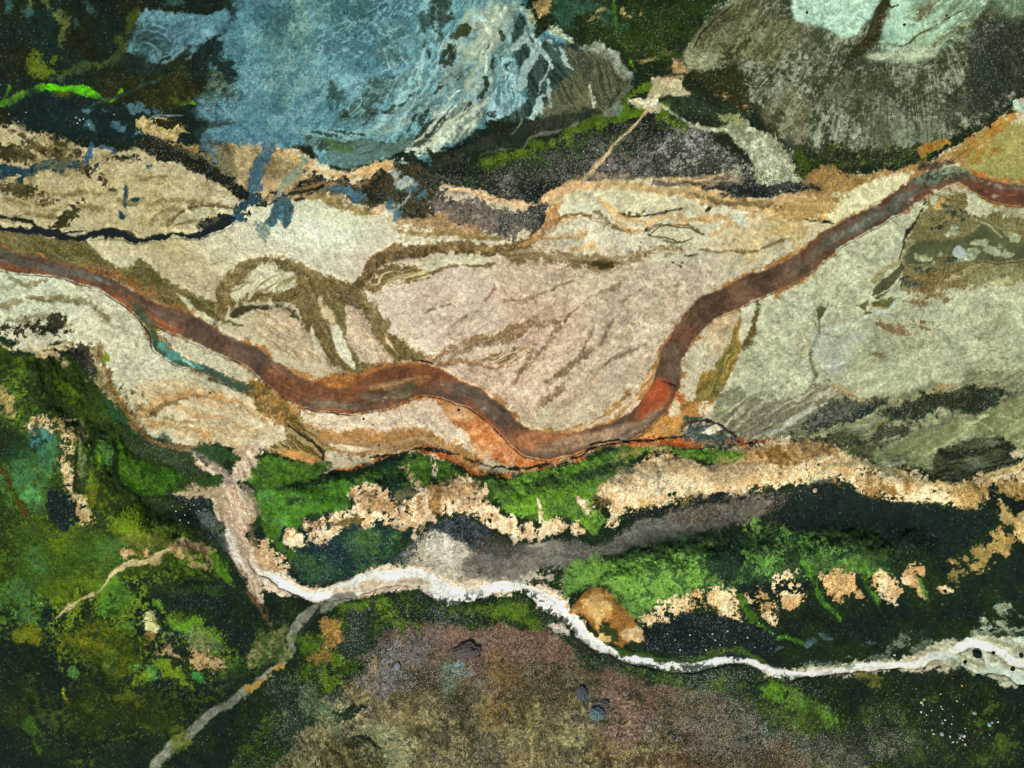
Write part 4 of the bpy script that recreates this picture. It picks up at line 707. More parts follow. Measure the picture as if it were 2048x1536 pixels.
# ---- outcrops of pale sand south of the river
SD=(240, 211, 174); SD2=(196, 160, 116)
for q in ["705,985 730,968 760,975 790,995 800,1020 790,1040 750,1045 715,1050 690,1040 640,1060 620,1075 605,1085 608,1060 600,1045 620,1035 660,1025 690,1020 710,1015",
          "800,1020 830,1000 850,985 870,975 890,968 900,962 935,955 960,965 975,985 980,1010 1000,1030 1020,1045 1040,1060 1060,1080 1020,1080 980,1060 940,1035 900,1030 860,1035 830,1040 790,1042",
          "568,1070 575,1055 590,1055 600,1075 608,1095 590,1100 575,1095",
          "504,1085 520,1075 540,1080 550,1100 565,1120 570,1140 555,1150 530,1145 510,1130",
          "1020,1030 1030,1050 1035,1075 1025,1085 1018,1060","1042,1050 1055,1040 1065,1055 1060,1080 1045,1085",
          "1072,1050 1085,1035 1110,1040 1130,1050 1140,1060 1125,1072 1100,1075 1085,1085 1070,1070",
          "1142,1052 1155,1045 1168,1062 1160,1075 1145,1070","1160,995 1175,1005 1190,1010 1198,1025 1185,1035 1170,1020",
          "790,930 810,925 830,950 840,970 850,990 835,1000 825,975 805,945","862,912 872,915 874,950 866,955","905,930 912,935 912,960 906,950",
          "640,1060 690,1040 740,1050 780,1052 800,1045 840,1035 830,1048 780,1060 700,1052 660,1068 640,1080 625,1085"]:
    P(q, SD, w=5, soft=4, di=8, cov=.9, c2=SD2, m2='f', gr=.16, sa=.08, pe=.06, mo=0, k2=1.3, dh=-.2, hs=10)
S("1075,1000,1.5 1078,1020,3 1080,1045,4", SD, w=3, soft=4, di=4)
B("1460,930,30,12 1250,960,24,12,-30", SD2, soft=8, w=6, di=12, op=.6)
P("860,975 885,970 890,990 885,1020 875,1035 860,1030 865,1000", (158,124,72), w=5, soft=4, di=5, c2=(136,104,58), m2='f')
P("830,985 850,975 862,985 850,1010 835,1020 815,1015 805,1005 820,1000", (226,204,170), w=5, soft=5, di=7, c2=(160,124,76), m2='f', k2=1.5)
P("800,985 835,980 830,995 800,1000", (96,96,70), w=5, soft=5, di=5)
P("840,1040 870,1045 875,1030 855,1020 830,1060 825,1080 838,1075", (216,184,150), w=4, soft=4, di=4)
B("745,1000,16,14,20 760,1015,24,10 920,985,30,10 640,1050,20,6,-10 930,970,24,8", (168,134,90), soft=8, w=6, di=9, op=.75, gr=.3)
P("660,1050 700,1035 720,1045 690,1060", (110,94,50), w=4, soft=6, di=7)
# ---- gravel fan going down to the milky stream, west
P("350,890 380,900 430,925 450,945 470,960 475,930 490,905 505,885 530,886 520,910 505,935 498,955 480,965 485,985 510,1010 520,1035 510,1060 505,1090 520,1130 560,1150 600,1165 640,1178 620,1190 570,1185 530,1175 515,1190 522,1210 505,1205 480,1160 460,1110 440,1060 430,1020 415,990 380,975 365,980 400,965 440,970 430,945 380,915", (176,152,126), w=5, soft=5, di=5, c2=(206,186,160), ang=60, gr=.14, k2=1.4)
P("430,1000 445,1000 460,1040 480,1070 490,1110 510,1150 490,1150 465,1110 448,1060", (206,198,182), w=5, soft=6, di=5, c2=(170,146,118), ang=65, k2=1.6)
S("500,890,4 490,915,4 476,945,3 468,975,4 470,1010,4 480,1050,4 485,1070,4", (200,160,128), w=4, soft=4, di=2, c2=(220,196,170), ang=80)
P("480,965 500,970 520,1000 515,1030 500,1040 490,1010", (150,134,112), w=5, soft=8, di=6, op=.7)
P("520,1030 512,1060 530,1120 560,1145 568,1160 540,1160 510,1140 500,1100 505,1060", (176,140,94), w=4, soft=6, di=6, op=.5)
S("497,1190,4 510,1195,5 520,1210,4 530,1225,3 545,1250,2 550,1262,1", (96,76,50), w=5, soft=4, di=4)
P("340,970 380,972 400,985 420,1010 440,1060 430,1090 400,1060 380,1010 350,1000 330,985", (30,40,44), w=6, soft=6, di=8, gr=.35, sa=.06, c2=(44,56,60), m2='m')
P("355,975 375,968 395,965 440,968 450,1000 430,990 400,990 370,985 345,980", (178,156,122), w=5, soft=5, di=9)
P("400,1030 430,1030 448,1070 460,1110 440,1090 410,1060", (104,108,104), w=6, soft=10, di=12, op=.7)
S("350,890,3 390,910,6 430,935,9 460,965,14", (150,132,118), w=4, soft=10, di=5, op=.75)
P("470,898 490,893 500,905 480,925 468,915", (176,150,120), w=4, soft=5, di=6)
# ---- milky stream
MK="496,1120,1.5 508,1138,2.5 522,1148,3 540,1152,5 560,1165,8 590,1180,7 620,1192,7 650,1190,9 690,1178,14 740,1160,18 790,1152,16 840,1160,18 880,1175,16 905,1190,18 930,1188,10 980,1178,9 1030,1176,9 1060,1182,10 1085,1195,14 1110,1212,16 1135,1235,13 1170,1270,9 1200,1290,7 1240,1308,7 1290,1322,9 1340,1332,11 1380,1338,11 1410,1332,9 1450,1320,8 1490,1322,8 1530,1332,9 1560,1345,9 1580,1352,10 1610,1350,6 1650,1345,6 1700,1338,7 1760,1332,7 1810,1330,6 1840,1325,6 1870,1312,7 1900,1305,7 1915,1295,8 1935,1285,9 1960,1290,9 1985,1298,8 2010,1310,7 2025,1320,6 2060,1325,8 2400,1340,10"
S("530,1150,10 560,1165,14 600,1182,12 650,1190,12 700,1178,18 760,1158,24 820,1160,24 880,1178,24 930,1185,18 1000,1178,14 1060,1180,14 1110,1210,22 1150,1250,14 1200,1290,11", (206,178,150), w=5, soft=5, di=5, c2=(222,200,176), ang=-15, mo=0)
S("640,1192,10 690,1180,18 740,1170,22 800,1165,16 860,1172,12", (186,170,140), w=4, soft=6, di=3, c2=(206,180,150), ang=-15, mo=0)
P("870,1158 900,1170 920,1175 930,1195 915,1215 890,1210 870,1190", (230,226,216), w=4, soft=4, di=4, mo=0)
S("1540,1345,8 1600,1352,12 1650,1345,12 1720,1338,14 1790,1332,16 1850,1322,24 1900,1315,28", (176,168,140), w=6, soft=4, di=7, mo=0)
P("1860,1300 1900,1282 1935,1285 1950,1270 2000,1275 2048,1270 2400,1260 2400,1400 2100,1385 2060,1372 2035,1380 2010,1372 1995,1360 1970,1355 1952,1360 1940,1345 1925,1330 1900,1340 1870,1335 1860,1320", (160,158,126), w=5, soft=3, di=4, c2=(176,182,156), ang=20, mo=0, gr=.06, sa=.02)
P("1950,1272 1990,1262 2048,1250 2200,1240 2200,1268 2048,1268 2000,1278", (44,58,46), w=6, soft=5, di=10, c2=(120,130,104), m2='f', k2=1.6)
B("1990,1245,14,5 2010,1250,14,8,40 1965,1255,10,10 1975,1240,8,8 2040,1225,10,5,-20 2010,1215,12,8 2000,1228,10,4 1955,1268,12,6 2030,1255,16,6", (150,152,116), soft=4, w=8, di=8, op=.85, c2=(170,190,176), m2='f')
S(MK, (238, 238, 230), w=3, soft=4, wa=2, di=1.2, mo=0, c2=(216, 220, 212), ang=0, gr=.04, sa=.01, pe=.02)
S("1900,1310,3 1915,1320,3 1932,1335,2 1945,1342,3 1970,1348,3 2000,1340,4 2030,1350,8 2060,1365,10 2200,1390,12", (186,206,190), w=3, soft=4, wa=2, di=1)
S("1965,1300,2 1972,1320,3 1980,1335,4 2000,1342,4", (186,204,188), w=3, soft=4, wa=2, di=1)
S("1860,1318,3 1875,1310,4 1890,1318,3 1905,1312,3", (206,222,214), w=3, soft=3, wa=2)
B("1988,1325,10,6 2012,1305,8,4 2030,1345,18,8,20 2040,1282,20,8", (190,208,192), soft=6, w=5, di=3, op=.8)
WMf=np.clip(WA2,0,1)
S("1250,1312,5 1300,1326,7 1350,1335,8 1400,1336,7 1450,1322,6 1500,1325,5", (244, 248, 242), on=WMf, soft=8, di=3)
S("900,1180,5 960,1182,5 1030,1176,5 1080,1192,7 1120,1220,6", (246, 240, 232), on=WMf, soft=8, di=3)
P("650,1185 700,1170 760,1160 840,1162 860,1175 800,1178 730,1178 680,1190", (204,184,156), on=WMf, soft=8, di=3, c2=(186,164,132), ang=-10)
P2, A2 = flow_field(MK)
def threads():
    z = vnoise(P2 / 2.6 + 1.0 * WA[1], A2 / 60, 3, 7) + .6 * vnoise(P2 / 1.5, A2 / 26, 6, 2)
    m = (np.clip(z * .9, 0, 1) * (WA2 > .2))[..., None] * .5
    COL[:] = COL * (1 - m) + np.array((186, 176, 152), f4) * m
threads()
B("1905,1291,3,2 1990,1297,3,2", (60,66,50), di=2)
# grey path down to the southwest
S("300,1600,8 310,1540,9 325,1518,10 350,1488,11 390,1455,10 430,1420,9 470,1395,8 505,1372,6 540,1345,5 565,1320,5 580,1300,6 585,1275,9 600,1250,12 625,1225,13 650,1210,12 680,1200,10 710,1193,6", (112,116,100), w=3, soft=4, di=2.5, c2=(140,144,124), m2='m', mo=0, gr=.12)
B("520,1365,14,5,-40 557,1335,12,7,-40 545,1345,6,5 500,1375,8,5", (176,144,74), soft=3, w=5, di=4)
S("640,1212,2 625,1232,3 605,1255,3 596,1275,2", (36,48,44), w=4, soft=3, di=2)
# ---- yellow knoll
P("1135,1220 1155,1200 1175,1182 1205,1177 1230,1190 1255,1215 1270,1240 1275,1265 1300,1280 1280,1280 1255,1285 1240,1295 1215,1280 1195,1265 1175,1240 1150,1225", (158,110,52), w=3, soft=5, di=3, mo=0, gr=.08, dh=1.6, hs=50)
P("1165,1205 1180,1198 1205,1192 1225,1210 1235,1218 1215,1235 1212,1250 1200,1255 1185,1240 1170,1225", (218,180,112), w=4, soft=5, di=6)
B("1145,1218,12,4,20 1220,1230,10,12 1195,1195,5,10", (200,150,92), soft=5, w=4, di=4)
P("1200,1250 1215,1245 1232,1255 1235,1275 1215,1280 1200,1265", (50,60,32), w=4, soft=4, di=5)
P("1243,1262 1262,1253 1285,1262 1305,1280 1285,1282 1250,1278", (216,178,128), w=4, soft=4, di=4)
B("1215,1275,8,5 1205,1268,5,5", (206,176,110), soft=3, w=3, di=3)
# ---- second ridge greens
P("1140,1130 1180,1120 1250,1110 1320,1100 1400,1090 1480,1080 1560,1060 1640,1060 1720,1060 1790,1085 1800,1105 1760,1120 1790,1140 1720,1155 1650,1160 1560,1158 1500,1165 1440,1170 1380,1195 1320,1210 1270,1225 1240,1195 1200,1172 1160,1180 1130,1200 1125,1165", (76, 116, 54), w=6, soft=10, di=10, c2=(104, 152, 68), m2='b', mo=.85, dh=.4, hs=30, pe=.08)
P("1160,1135 1230,1120 1330,1115 1430,1120 1420,1150 1360,1175 1310,1195 1270,1200 1220,1170 1150,1160", (124, 174, 72), w=8, soft=20, di=16, op=.8, mo=.9, pe=.1)
B("1560,1085,40,26,-20 1660,1110,40,20,10 1640,1085,26,14 1515,1100,22,30", (112, 164, 74), soft=14, w=12, di=18, op=.85, mo=.9)
B("1445,1110,26,24 1470,1135,30,20,20 1590,1105,14,12 1480,1085,20,14 1600,1140,40,10 1700,1085,20,8", (36,58,48), soft=12, w=12, di=16, op=.85)
B("1720,1068,20,6,20 1750,1080,26,8,20 1780,1098,18,8 1825,1090,14,4,-30 1890,1080,16,4,-35 1880,1092,10,3,-35 1900,1068,8,3,-40", (76,124,34), soft=6, w=8, di=9, op=.8, mo=.6)
P("1720,1065 1790,1090 1830,1090 1800,1130 1740,1140 1700,1110", (36,62,30), w=8, soft=12, di=14, op=.6, mo=.4)
P("1560,1000 1640,970 1670,965 1740,992 1800,1003 1880,1015 1970,1015 1985,1050 1930,1100 1880,1110 1800,1085 1740,1058 1660,1055 1560,1055", (27,39,40), w=6, soft=8, di=6, op=.92, sa=.012)
P("1140,1120 1800,1050 1820,1120 1500,1180 1290,1220", (36,66,40), cov=.34, soft=16, w=8, op=.75, mo=.4)
P("1440,1080 1800,1060 1820,1120 1500,1180 1440,1160", (28,44,38), cov=.42, soft=16, w=8, op=.8, mo=.2)
# outcrops of the second ridge
for q in ["1418,1185 1432,1172 1460,1175 1475,1195 1482,1225 1478,1238 1455,1225 1430,1220 1420,1205",
          "1495,1180 1510,1172 1530,1180 1545,1205 1548,1240 1535,1250 1515,1225 1500,1205",
          "1545,1155 1560,1142 1590,1140 1602,1160 1604,1185 1600,1205 1585,1212 1570,1205 1560,1185 1550,1175",
          "1640,1160 1655,1145 1690,1155 1710,1170 1725,1195 1725,1205 1700,1195 1680,1210 1665,1200 1650,1180",
          "1748,1155 1765,1142 1785,1150 1795,1170 1800,1190 1780,1205 1765,1195 1750,1175",
          "1815,1130 1835,1125 1852,1135 1858,1150 1845,1160 1850,1180 1855,1200 1835,1195 1820,1180 1800,1165 1795,1150 1808,1145",
          "1875,1178 1890,1173 1902,1188 1892,1194 1880,1188", "1370,1190 1390,1182 1415,1190 1420,1215 1405,1230 1385,1215 1372,1205",
          "1310,1210 1340,1195 1370,1190 1378,1215 1360,1235 1335,1245 1315,1230","1270,1225 1300,1225 1310,1240 1295,1250 1275,1240"]:
    P(q, (232, 206, 162), w=5, soft=4, di=9, cov=.86, c2=(204, 164, 108), m2='m', gr=.14, sa=.06, pe=.12, mo=0, dh=-.2, hs=10)
for t in "1605,1130,5 1625,1160,6 1640,1185,6 1655,1210,7 1665,1225,6 1675,1240,3;1722,1135,6 1735,1165,5 1745,1195,4 1755,1215,3;1478,1195,5 1500,1230,7 1530,1260,7 1560,1272,5 1590,1280,4 1620,1288,2;1495,1252,5 1520,1262,6 1545,1272,4;1845,1160,4 1855,1190,3 1862,1205,2".split(';'):
    S(t, (52,96,30), w=5, soft=5, di=6, mo=.7, c2=(70,130,36), m2='f')
B("1905,1150,6,10,20 1912,1160,4,14 1930,1152,5,3 1920,1140,6,4 1885,1210,4,3", (160,140,80), soft=3, w=6, di=7, op=.7)
P("1310,1250 1370,1225 1430,1225 1480,1240 1540,1262 1560,1300 1540,1318 1500,1315 1440,1312 1380,1318 1300,1305 1280,1290", (28,38,44), w=6, soft=6, di=6, gr=.3, sa=.07)
S("1240,1298,5 1290,1308,5 1350,1320,4 1400,1322,4 1450,1308,5 1490,1308,4 1530,1318,3", (48,76,26), w=5, soft=5, di=5, mo=.6)
B("1430,1305,30,5,-12", (56,90,28), di=5, soft=4, mo=.6)
# ---- west: mossy hill
P("-200,700 0,690 60,720 110,720 160,740 200,780 240,810 265,850 300,880 350,895 400,925 440,960 400,968 370,980 340,985 320,1000 350,1040 400,1080 440,1110 455,1150 440,1170 380,1160 300,1150 250,1180 200,1200 100,1200 -200,1180", (40,56,28), w=8, soft=14, di=10, c2=(54,76,24), m2='m', mo=.4, sa=.01)
B("200,760,60,20,30 160,800,60,20,40 60,760,60,26,20 110,790,60,14,40", (44,64,24), soft=20, w=14, di=14, op=.8, mo=.5)
B("35,725,10,14,20 60,720,6,8 45,755,5,8 10,735,8,6 140,790,40,10,45 35,765,12,8", (90,120,18), soft=8, w=8, di=10, op=.7, mo=.6)
P("200,800 240,805 265,840 300,870 340,888 320,900 280,880 240,860 210,840", (44,84,62), w=6, soft=12, di=10, op=.75, c2=(30,52,50), m2='m')
B("205,905,14,26,10 212,925,8,14", (76,140,60), soft=8, w=6, di=8, op=.8, mo=.7)
B("195,925,3,16,5 200,942,10,3 210,940,3,8", (130,170,30), soft=3, w=4, di=4)
P("235,885 255,890 270,920 310,925 350,945 372,960 350,975 310,978 280,985 260,975 245,940", (64,108,20), w=5, soft=10, di=6, c2=(40,100,16), m2='m', mo=.8, dh=.5, hs=30)
P("255,875 320,890 380,915 420,945 380,955 330,940 290,920 265,905", (62,80,60), w=6, soft=12, di=10, op=.7, c2=(52,62,64), m2='m', sa=.05)
P("380,895 420,893 460,900 475,915 455,925 420,922 395,912", (44,74,44), w=5, soft=6, di=6, mo=.6)
P("400,960 440,950 445,968 410,972", (40,70,34), w=5, soft=5, di=5, mo=.5)
S("225,880,3 232,920,4 240,950,4 252,975,4 270,988,3 310,990,2", (28,40,24), w=5, soft=8, op=.8)
P("200,965 240,970 260,1000 310,1000 300,1030 250,1020 210,1010", (52,66,34), w=6, soft=12, di=10, op=.7)
P("-90,780 60,760 200,900 240,1000 330,1050 440,1120 440,1160 300,1170 230,1230 100,1250 -90,1260", (74,110,26), cov=.36, soft=20, w=10, mo=.7, op=.8)
P("-90,1060 60,1080 200,1100 260,1170 200,1240 60,1250 -90,1260", (52,106,48), cov=.3, soft=20, w=10, mo=.7, op=.75)
P("-90,760 80,740 220,860 260,960 200,1000 60,1060 -90,1100", (26,38,30), cov=.4, soft=20, w=10, op=.6)
P("100,1160 260,1150 340,1230 480,1290 480,1330 400,1360 300,1370 180,1350 100,1330", (104,132,30), cov=.3, soft=20, w=10, mo=.8, op=.8)
P("100,1160 260,1150 340,1230 480,1290 480,1330 400,1360 300,1370 180,1350 100,1330", (24,38,30), cov=.34, soft=20, w=10, mo=.2, op=.85)
P("230,870 300,880 440,960 420,990 300,1040 260,1100 200,1000", (34,54,26), cov=.36, soft=16, w=10, op=.6)
# pale sand finger, west
P("55,845 75,835 100,830 130,828 160,830 175,845 170,870 150,875 148,900 150,930 148,960 140,990 150,1000 165,1010 175,1030 190,1045 185,1060 165,1055 150,1040 140,1020 135,1000 125,975 118,950 108,930 112,900 108,880 90,860 60,860", (206,186,142), w=6, soft=4, di=9, cov=.78, c2=(160,136,88), m2='f', gr=.2, sa=.06, pe=.1, mo=0, k2=1.2)
S("170,850,4 165,880,5 163,910,5 165,945,3", (120,132,90), w=5, soft=5, di=8, op=.85)
P("150,900 156,920 158,960 150,985 146,960 148,930", (34,40,24), w=5, soft=4, di=7)
B("10,800,14,16 25,815,10,10 5,780,5,6 30,830,10,5", (170,150,96), soft=5, w=8, di=10, op=.85)
P("0,690 40,700 60,690 140,685 145,695 120,700 100,698 60,702 30,700", (206,186,140), w=4, soft=4, di=5)
P("66,708 85,700 110,702 120,710 115,720 100,712 85,716 70,715", (206,184,132), w=4, soft=3, di=4)
B("128,727,6,12,10 170,760,14,5,-20 185,750,8,8 200,765,10,5,30", (180,160,118), soft=4, w=6, di=8, op=.85)
P("140,690 170,690 185,700 195,740 210,780 230,790 200,780 175,740 160,720 145,705", (36,38,40), w=5, soft=5, di=7, c2=(70,64,54), m2='f', sa=.06)
P("185,700 205,700 215,740 225,780 245,800 262,830 270,845 250,830 225,800 205,770 195,735", (170,156,110), w=5, soft=5, di=7, c2=(120,104,60), m2='f', sa=.12)
S("200,700,5 207,720,6 210,745,6 216,770,5 240,800,4 258,825,4 268,845,4 285,862,4 310,882,4 350,892,4 400,893,3", (110,86,44), w=4, soft=5, di=7, c2=(150,110,52), m2='f', sa=.15)
B("213,720,4,9", (112,130,24), di=3, soft=4)
B("20,660,26,10,20 100,660,30,12,10 110,645,14,10 50,655,16,6 0,655,14,6", (44,40,30), soft=4, w=8, di=11, op=.9)
# teal crystals
B("78,870,16,14 68,885,12,10 90,895,12,12 60,865,10,10 95,910,12,20 88,905,10,14", (64,124,120), soft=8, w=8, di=11, op=.8, sa=.05)
B("50,930,40,40 60,980,36,24 95,920,16,30 85,1000,20,20 30,960,30,20", (52,110,66), soft=14, w=12, di=20, op=.75, mo=.6)
B("55,985,20,14 75,995,14,10 50,995,10,8", (80,150,78), soft=8, w=8, di=12, op=.8, mo=.8)
P("80,840 60,870 40,850 0,840 -60,860 -60,940 0,930 60,900", (26,42,38), w=8, soft=10, di=14, op=.6)
S("-10,920,4 8,945,5 20,980,5 40,1010,8 60,1030,8 90,1050,8", (60,84,20), w=5, soft=6, di=6, c2=(74,60,24), m2='m', mo=.5)
P("100,980 135,990 150,1030 160,1055 120,1050 100,1020", (24,40,42), w=6, soft=8, di=6, sa=.03)
# bright patches, southwest
LG=(110,140,24)
B("260,1045,26,18,20 265,1065,20,14 240,1035,12,10", LG, soft=10, w=10, di=14, op=.9, mo=.8, dh=.3, hs=30)
B("208,1015,8,14,-10 180,975,10,14 182,955,8,10 190,1000,10,8", (120,124,24), soft=8, w=8, di=10, op=.75, mo=.6)
B("300,1075,30,20 310,1100,30,16 260,1095,24,14", (86,100,28), soft=12, w=10, di=16, op=.7, c2=(130,120,60), m2='f', mo=.6)
B("215,1090,20,14 200,1110,16,10 245,1110,16,20,60", (62,118,46), soft=10, w=10, di=14, op=.75, mo=.7)
B("90,1080,40,26,30 130,1110,50,26 70,1120,30,26 160,1130,50,20 110,1160,60,20 30,1170,40,20 220,1140,30,14", (58,88,26), soft=16, w=16, di=24, op=.8, mo=.6)
B("70,1115,20,20 35,1190,30,26 75,1130,14,12 60,1235,30,14", (56,104,56), soft=12, w=12, di=18, op=.7, mo=.7)
B("120,1070,26,18,30 160,1170,50,14 110,1200,30,20 190,1165,26,14", (92,120,22), soft=10, w=12, di=18, op=.7, mo=.7)
P("195,1180 225,1170 250,1180 275,1195 290,1210 260,1225 250,1240 225,1240 200,1235 190,1215", (86,140,34), w=8, soft=6, di=11, mo=.8, c2=(60,110,30), m2='m')
B("220,1215,16,10 230,1200,12,8", (30,48,24), soft=8, w=8, di=8, op=.7)
P("335,1225 360,1230 400,1230 410,1255 440,1270 455,1285 430,1290 390,1275 365,1255", (88,140,32), w=7, soft=5, di=9, mo=.8)
B("320,1212,8,5,40 255,1262,10,8 248,1250,14,8", (80,130,34), soft=4, di=7, w=6, mo=.6)
B("380,1275,40,20,20 420,1285,30,16,20", (110,124,70), soft=12, w=10, di=16, op=.75, sa=.2, gr=.5, c2=(60,90,50), m2='m')
B("305,1250,16,13 300,1242,12,8", (206,204,140), soft=6, w=5, di=6)
B("297,1275,10,10 290,1288,8,5", (140,116,60), soft=5, w=6, di=7)
B("385,1308,12,9 410,1320,16,12,20 435,1325,18,9,-20 330,1305,10,8 440,1338,8,8 350,1315,10,3,20 370,1325,5,5 340,1300,6,10", (190,156,104), soft=4, w=8, di=9, op=.92, sa=.1)
B("220,1320,16,20,20 150,1345,13,12 300,1350,18,16,-30 268,1335,14,12 225,1305,12,10", (78,142,66), soft=5, w=6, di=6, op=.9, mo=.8)
B("398,1348,10,10", (40,120,60), soft=4, w=5, di=4, mo=.8)
B("345,1350,24,12,10 365,1368,20,8,20 275,1360,12,16,60 330,1335,24,10,20", (110,140,28), soft=6, w=8, di=9, op=.85, mo=.8)
P("120,1270 160,1250 220,1240 270,1280 290,1300 280,1340 240,1350 190,1340 150,1330 120,1310 105,1290", (58,78,22), w=10, soft=14, di=18, op=.8, c2=(100,104,20), m2='f', mo=.6)
B("75,1280,10,8 60,1275,30,10 120,1290,10,10 160,1290,10,6 195,1290,14,10 55,1270,20,14", (120,124,20), soft=6, w=8, di=10, op=.75, mo=.6)
B("100,1240,10,26 98,1275,10,20 100,1440,8,30", (22,36,44), soft=10, w=8, di=6, op=.8)
S("122,1375,4 126,1390,3 135,1402,3", (126,130,20), w=4, soft=3, di=3)
P("50,1440 60,1428 72,1432 75,1450 70,1480 76,1510 70,1505 60,1470 50,1455", (44,84,26), w=4, soft=6, di=5, mo=.6)
B("250,1440,40,14,20 300,1455,20,5,15 180,1420,60,40 240,1400,60,30 320,1430,40,40 30,1400,40,40", (46,58,22), soft=20, w=16, di=26, op=.6, mo=.3)
B("290,1452,20,4,15 250,1395,24,10 160,1525,20,8 350,1460,12,8 360,1480,10,20", (100,116,26), soft=5, w=8, di=12, op=.6)
P("270,1380 330,1370 400,1390 440,1370 480,1340 500,1300 520,1260 460,1220 480,1160 380,1165 330,1190 360,1220 440,1250 480,1290 470,1320 430,1345 400,1370 350,1380", (25,37,38), w=8, soft=12, di=8, op=.8, sa=.02)
P("505,1290 530,1260 570,1250 580,1270 570,1300 540,1330 510,1340 500,1320", (70,96,44), w=8, soft=10, di=14, op=.8, c2=(150,146,90), m2='f', mo=.5)
B("470,1320,20,10 480,1350,14,8 455,1365,10,6 400,1180,60,10", (44,80,34), soft=8, w=8, di=12, op=.7, mo=.5)
# small sandy rill, southwest
S("115,1240,2 130,1222,5 145,1205,5 158,1198,4 175,1193,3 195,1185,2 212,1170,2 228,1150,3 245,1130,5 262,1122,7 290,1118,6 310,1110,4 335,1100,3 350,1085,3 365,1080,6 375,1080,3", (198,178,130), w=4, soft=3, di=2.5)
B("295,1108,5,8,-20 262,1098,8,6 247,1112,5,6", (196,164,112), soft=3, w=5, di=5)
S("345,1095,4 370,1090,6 400,1095,8 418,1105,8 424,1125,6 418,1140,3", (170,150,106), w=4, soft=4, di=5, c2=(140,110,72), m2='m')
B("385,1115,22,8 390,1130,16,6 365,1108,12,8 310,1120,10,6", (186,160,104), soft=4, w=6, di=10, op=.8, sa=.1)
P("420,1090 440,1120 460,1150 475,1175 450,1165 430,1140", (70,120,26), w=4, soft=5, di=6, mo=.7)
# yellow-brown moss band around the cape
B("430,1060,20,10 350,1010,30,8,30", (70,90,60), soft=8, w=8, di=12, op=.5)
# ---- south-central hill
P("560,1600 520,1520 560,1440 600,1380 640,1340 680,1320 720,1300 760,1270 800,1245 860,1235 930,1250 1000,1240 1050,1245 1090,1260 1130,1280 1165,1300 1180,1330 1240,1330 1290,1350 1350,1370 1450,1380 1530,1400 1600,1440 1680,1480 1740,1520 1760,1600", (118,98,82), w=8, soft=12, di=14, gr=.45, sa=.12, pe=.22, c2=(96,84,62), m2='b', mo=0)
P("720,1600 680,1500 640,1430 690,1370 730,1350 800,1370 880,1380 960,1390 1040,1420 1100,1420 1200,1460 1330,1480 1360,1520 1300,1600", (128,118,70), w=10, soft=30, di=14, op=.75, c2=(150,138,92), ang=85, k2=1.4, pe=.2, gr=.35)
P("540,1600 560,1480 600,1420 640,1400 700,1430 760,1470 800,1520 820,1600", (122,126,86), w=10, soft=20, di=14, op=.75, c2=(84,84,56), ang=60, k2=1.6, pe=.15)
B("790,1485,40,20,30 770,1465,24,8 700,1410,30,12,60 640,1390,30,12,60 800,1530,30,12", (146,160,122), soft=14, w=12, di=14, op=.7, c2=(170,168,110), m2='f')
B("1155,1490,26,14 1170,1460,12,20 1130,1490,12,12 1165,1420,5,20 1140,1420,5,30", (156,152,96), soft=8, w=10, di=12, op=.75)
S("1066,1385,2 1070,1410,4 1074,1435,5 1070,1460,4 1062,1490,3 1060,1520,3", (168,156,102), w=4, soft=5, di=4, op=.9)
S("1130,1410,2 1132,1440,3 1130,1460,3", (150,140,84), w=4, soft=5, di=4)
S("1165,1350,2 1155,1375,3 1155,1395,3 1165,1415,3", (150,144,80), w=4, soft=5, di=4)
B("1020,1290,70,40,10 1100,1310,60,40,20 900,1290,50,20,10 1240,1370,60,40,30 1260,1420,60,60", (128,98,86), soft=30, w=14, di=10, op=.6, sa=.1)
B("780,1330,60,40,-10 830,1300,40,24,-20 760,1350,30,20", (104,100,98), soft=20, w=14, di=16, op=.75, sa=.22, gr=.5)
B("1000,1360,12,60,5 985,1345,8,50 745,1345,6,26", (150,116,64), soft=10, w=8, di=10, op=.55)
B("1010,1400,20,60,0 930,1420,12,60 860,1400,14,40,5 1230,1500,60,16,-10", (140,118,66), soft=16, w=10, di=14, op=.6, c2=(100,78,50), m2='f')
B("1350,1470,60,40,20 1420,1500,80,30 1450,1440,60,40 1520,1470,50,40", (104,94,84), soft=24, w=14, di=22, op=.7, sa=.3, gr=.6, pe=.35)
B("1440,1385,70,24,15 1500,1420,50,26,20 1560,1450,60,24,20 1620,1480,80,30,20", (62,70,58), soft=20, w=14, di=26, op=.7, sa=.32, gr=.6)
B("1370,1490,26,26 1340,1450,14,30 1400,1530,60,14 1290,1520,60,12", (84,64,44), soft=12, w=12, di=14, op=.7)
B("1335,1470,16,12 1345,1490,6,6", (100,80,44), soft=6, w=6, di=6)
B("1452,1470,7,22,-5 1655,1530,12,18", (136,130,100), soft=6, w=6, di=8, op=.8, sa=.15)
B("1285,1400,5,5 1340,1470,8,10", (56,60,62), soft=4, w=4, di=4)
P("640,1300 1160,1290 1330,1400 1500,1480 1480,1620 560,1620 640,1440", (56,54,42), cov=.26, soft=30, w=10, op=.6)
P("640,1400 1160,1380 1330,1460 1300,1620 560,1620 600,1440", (160,152,108), cov=.24, soft=30, w=10, op=.35)
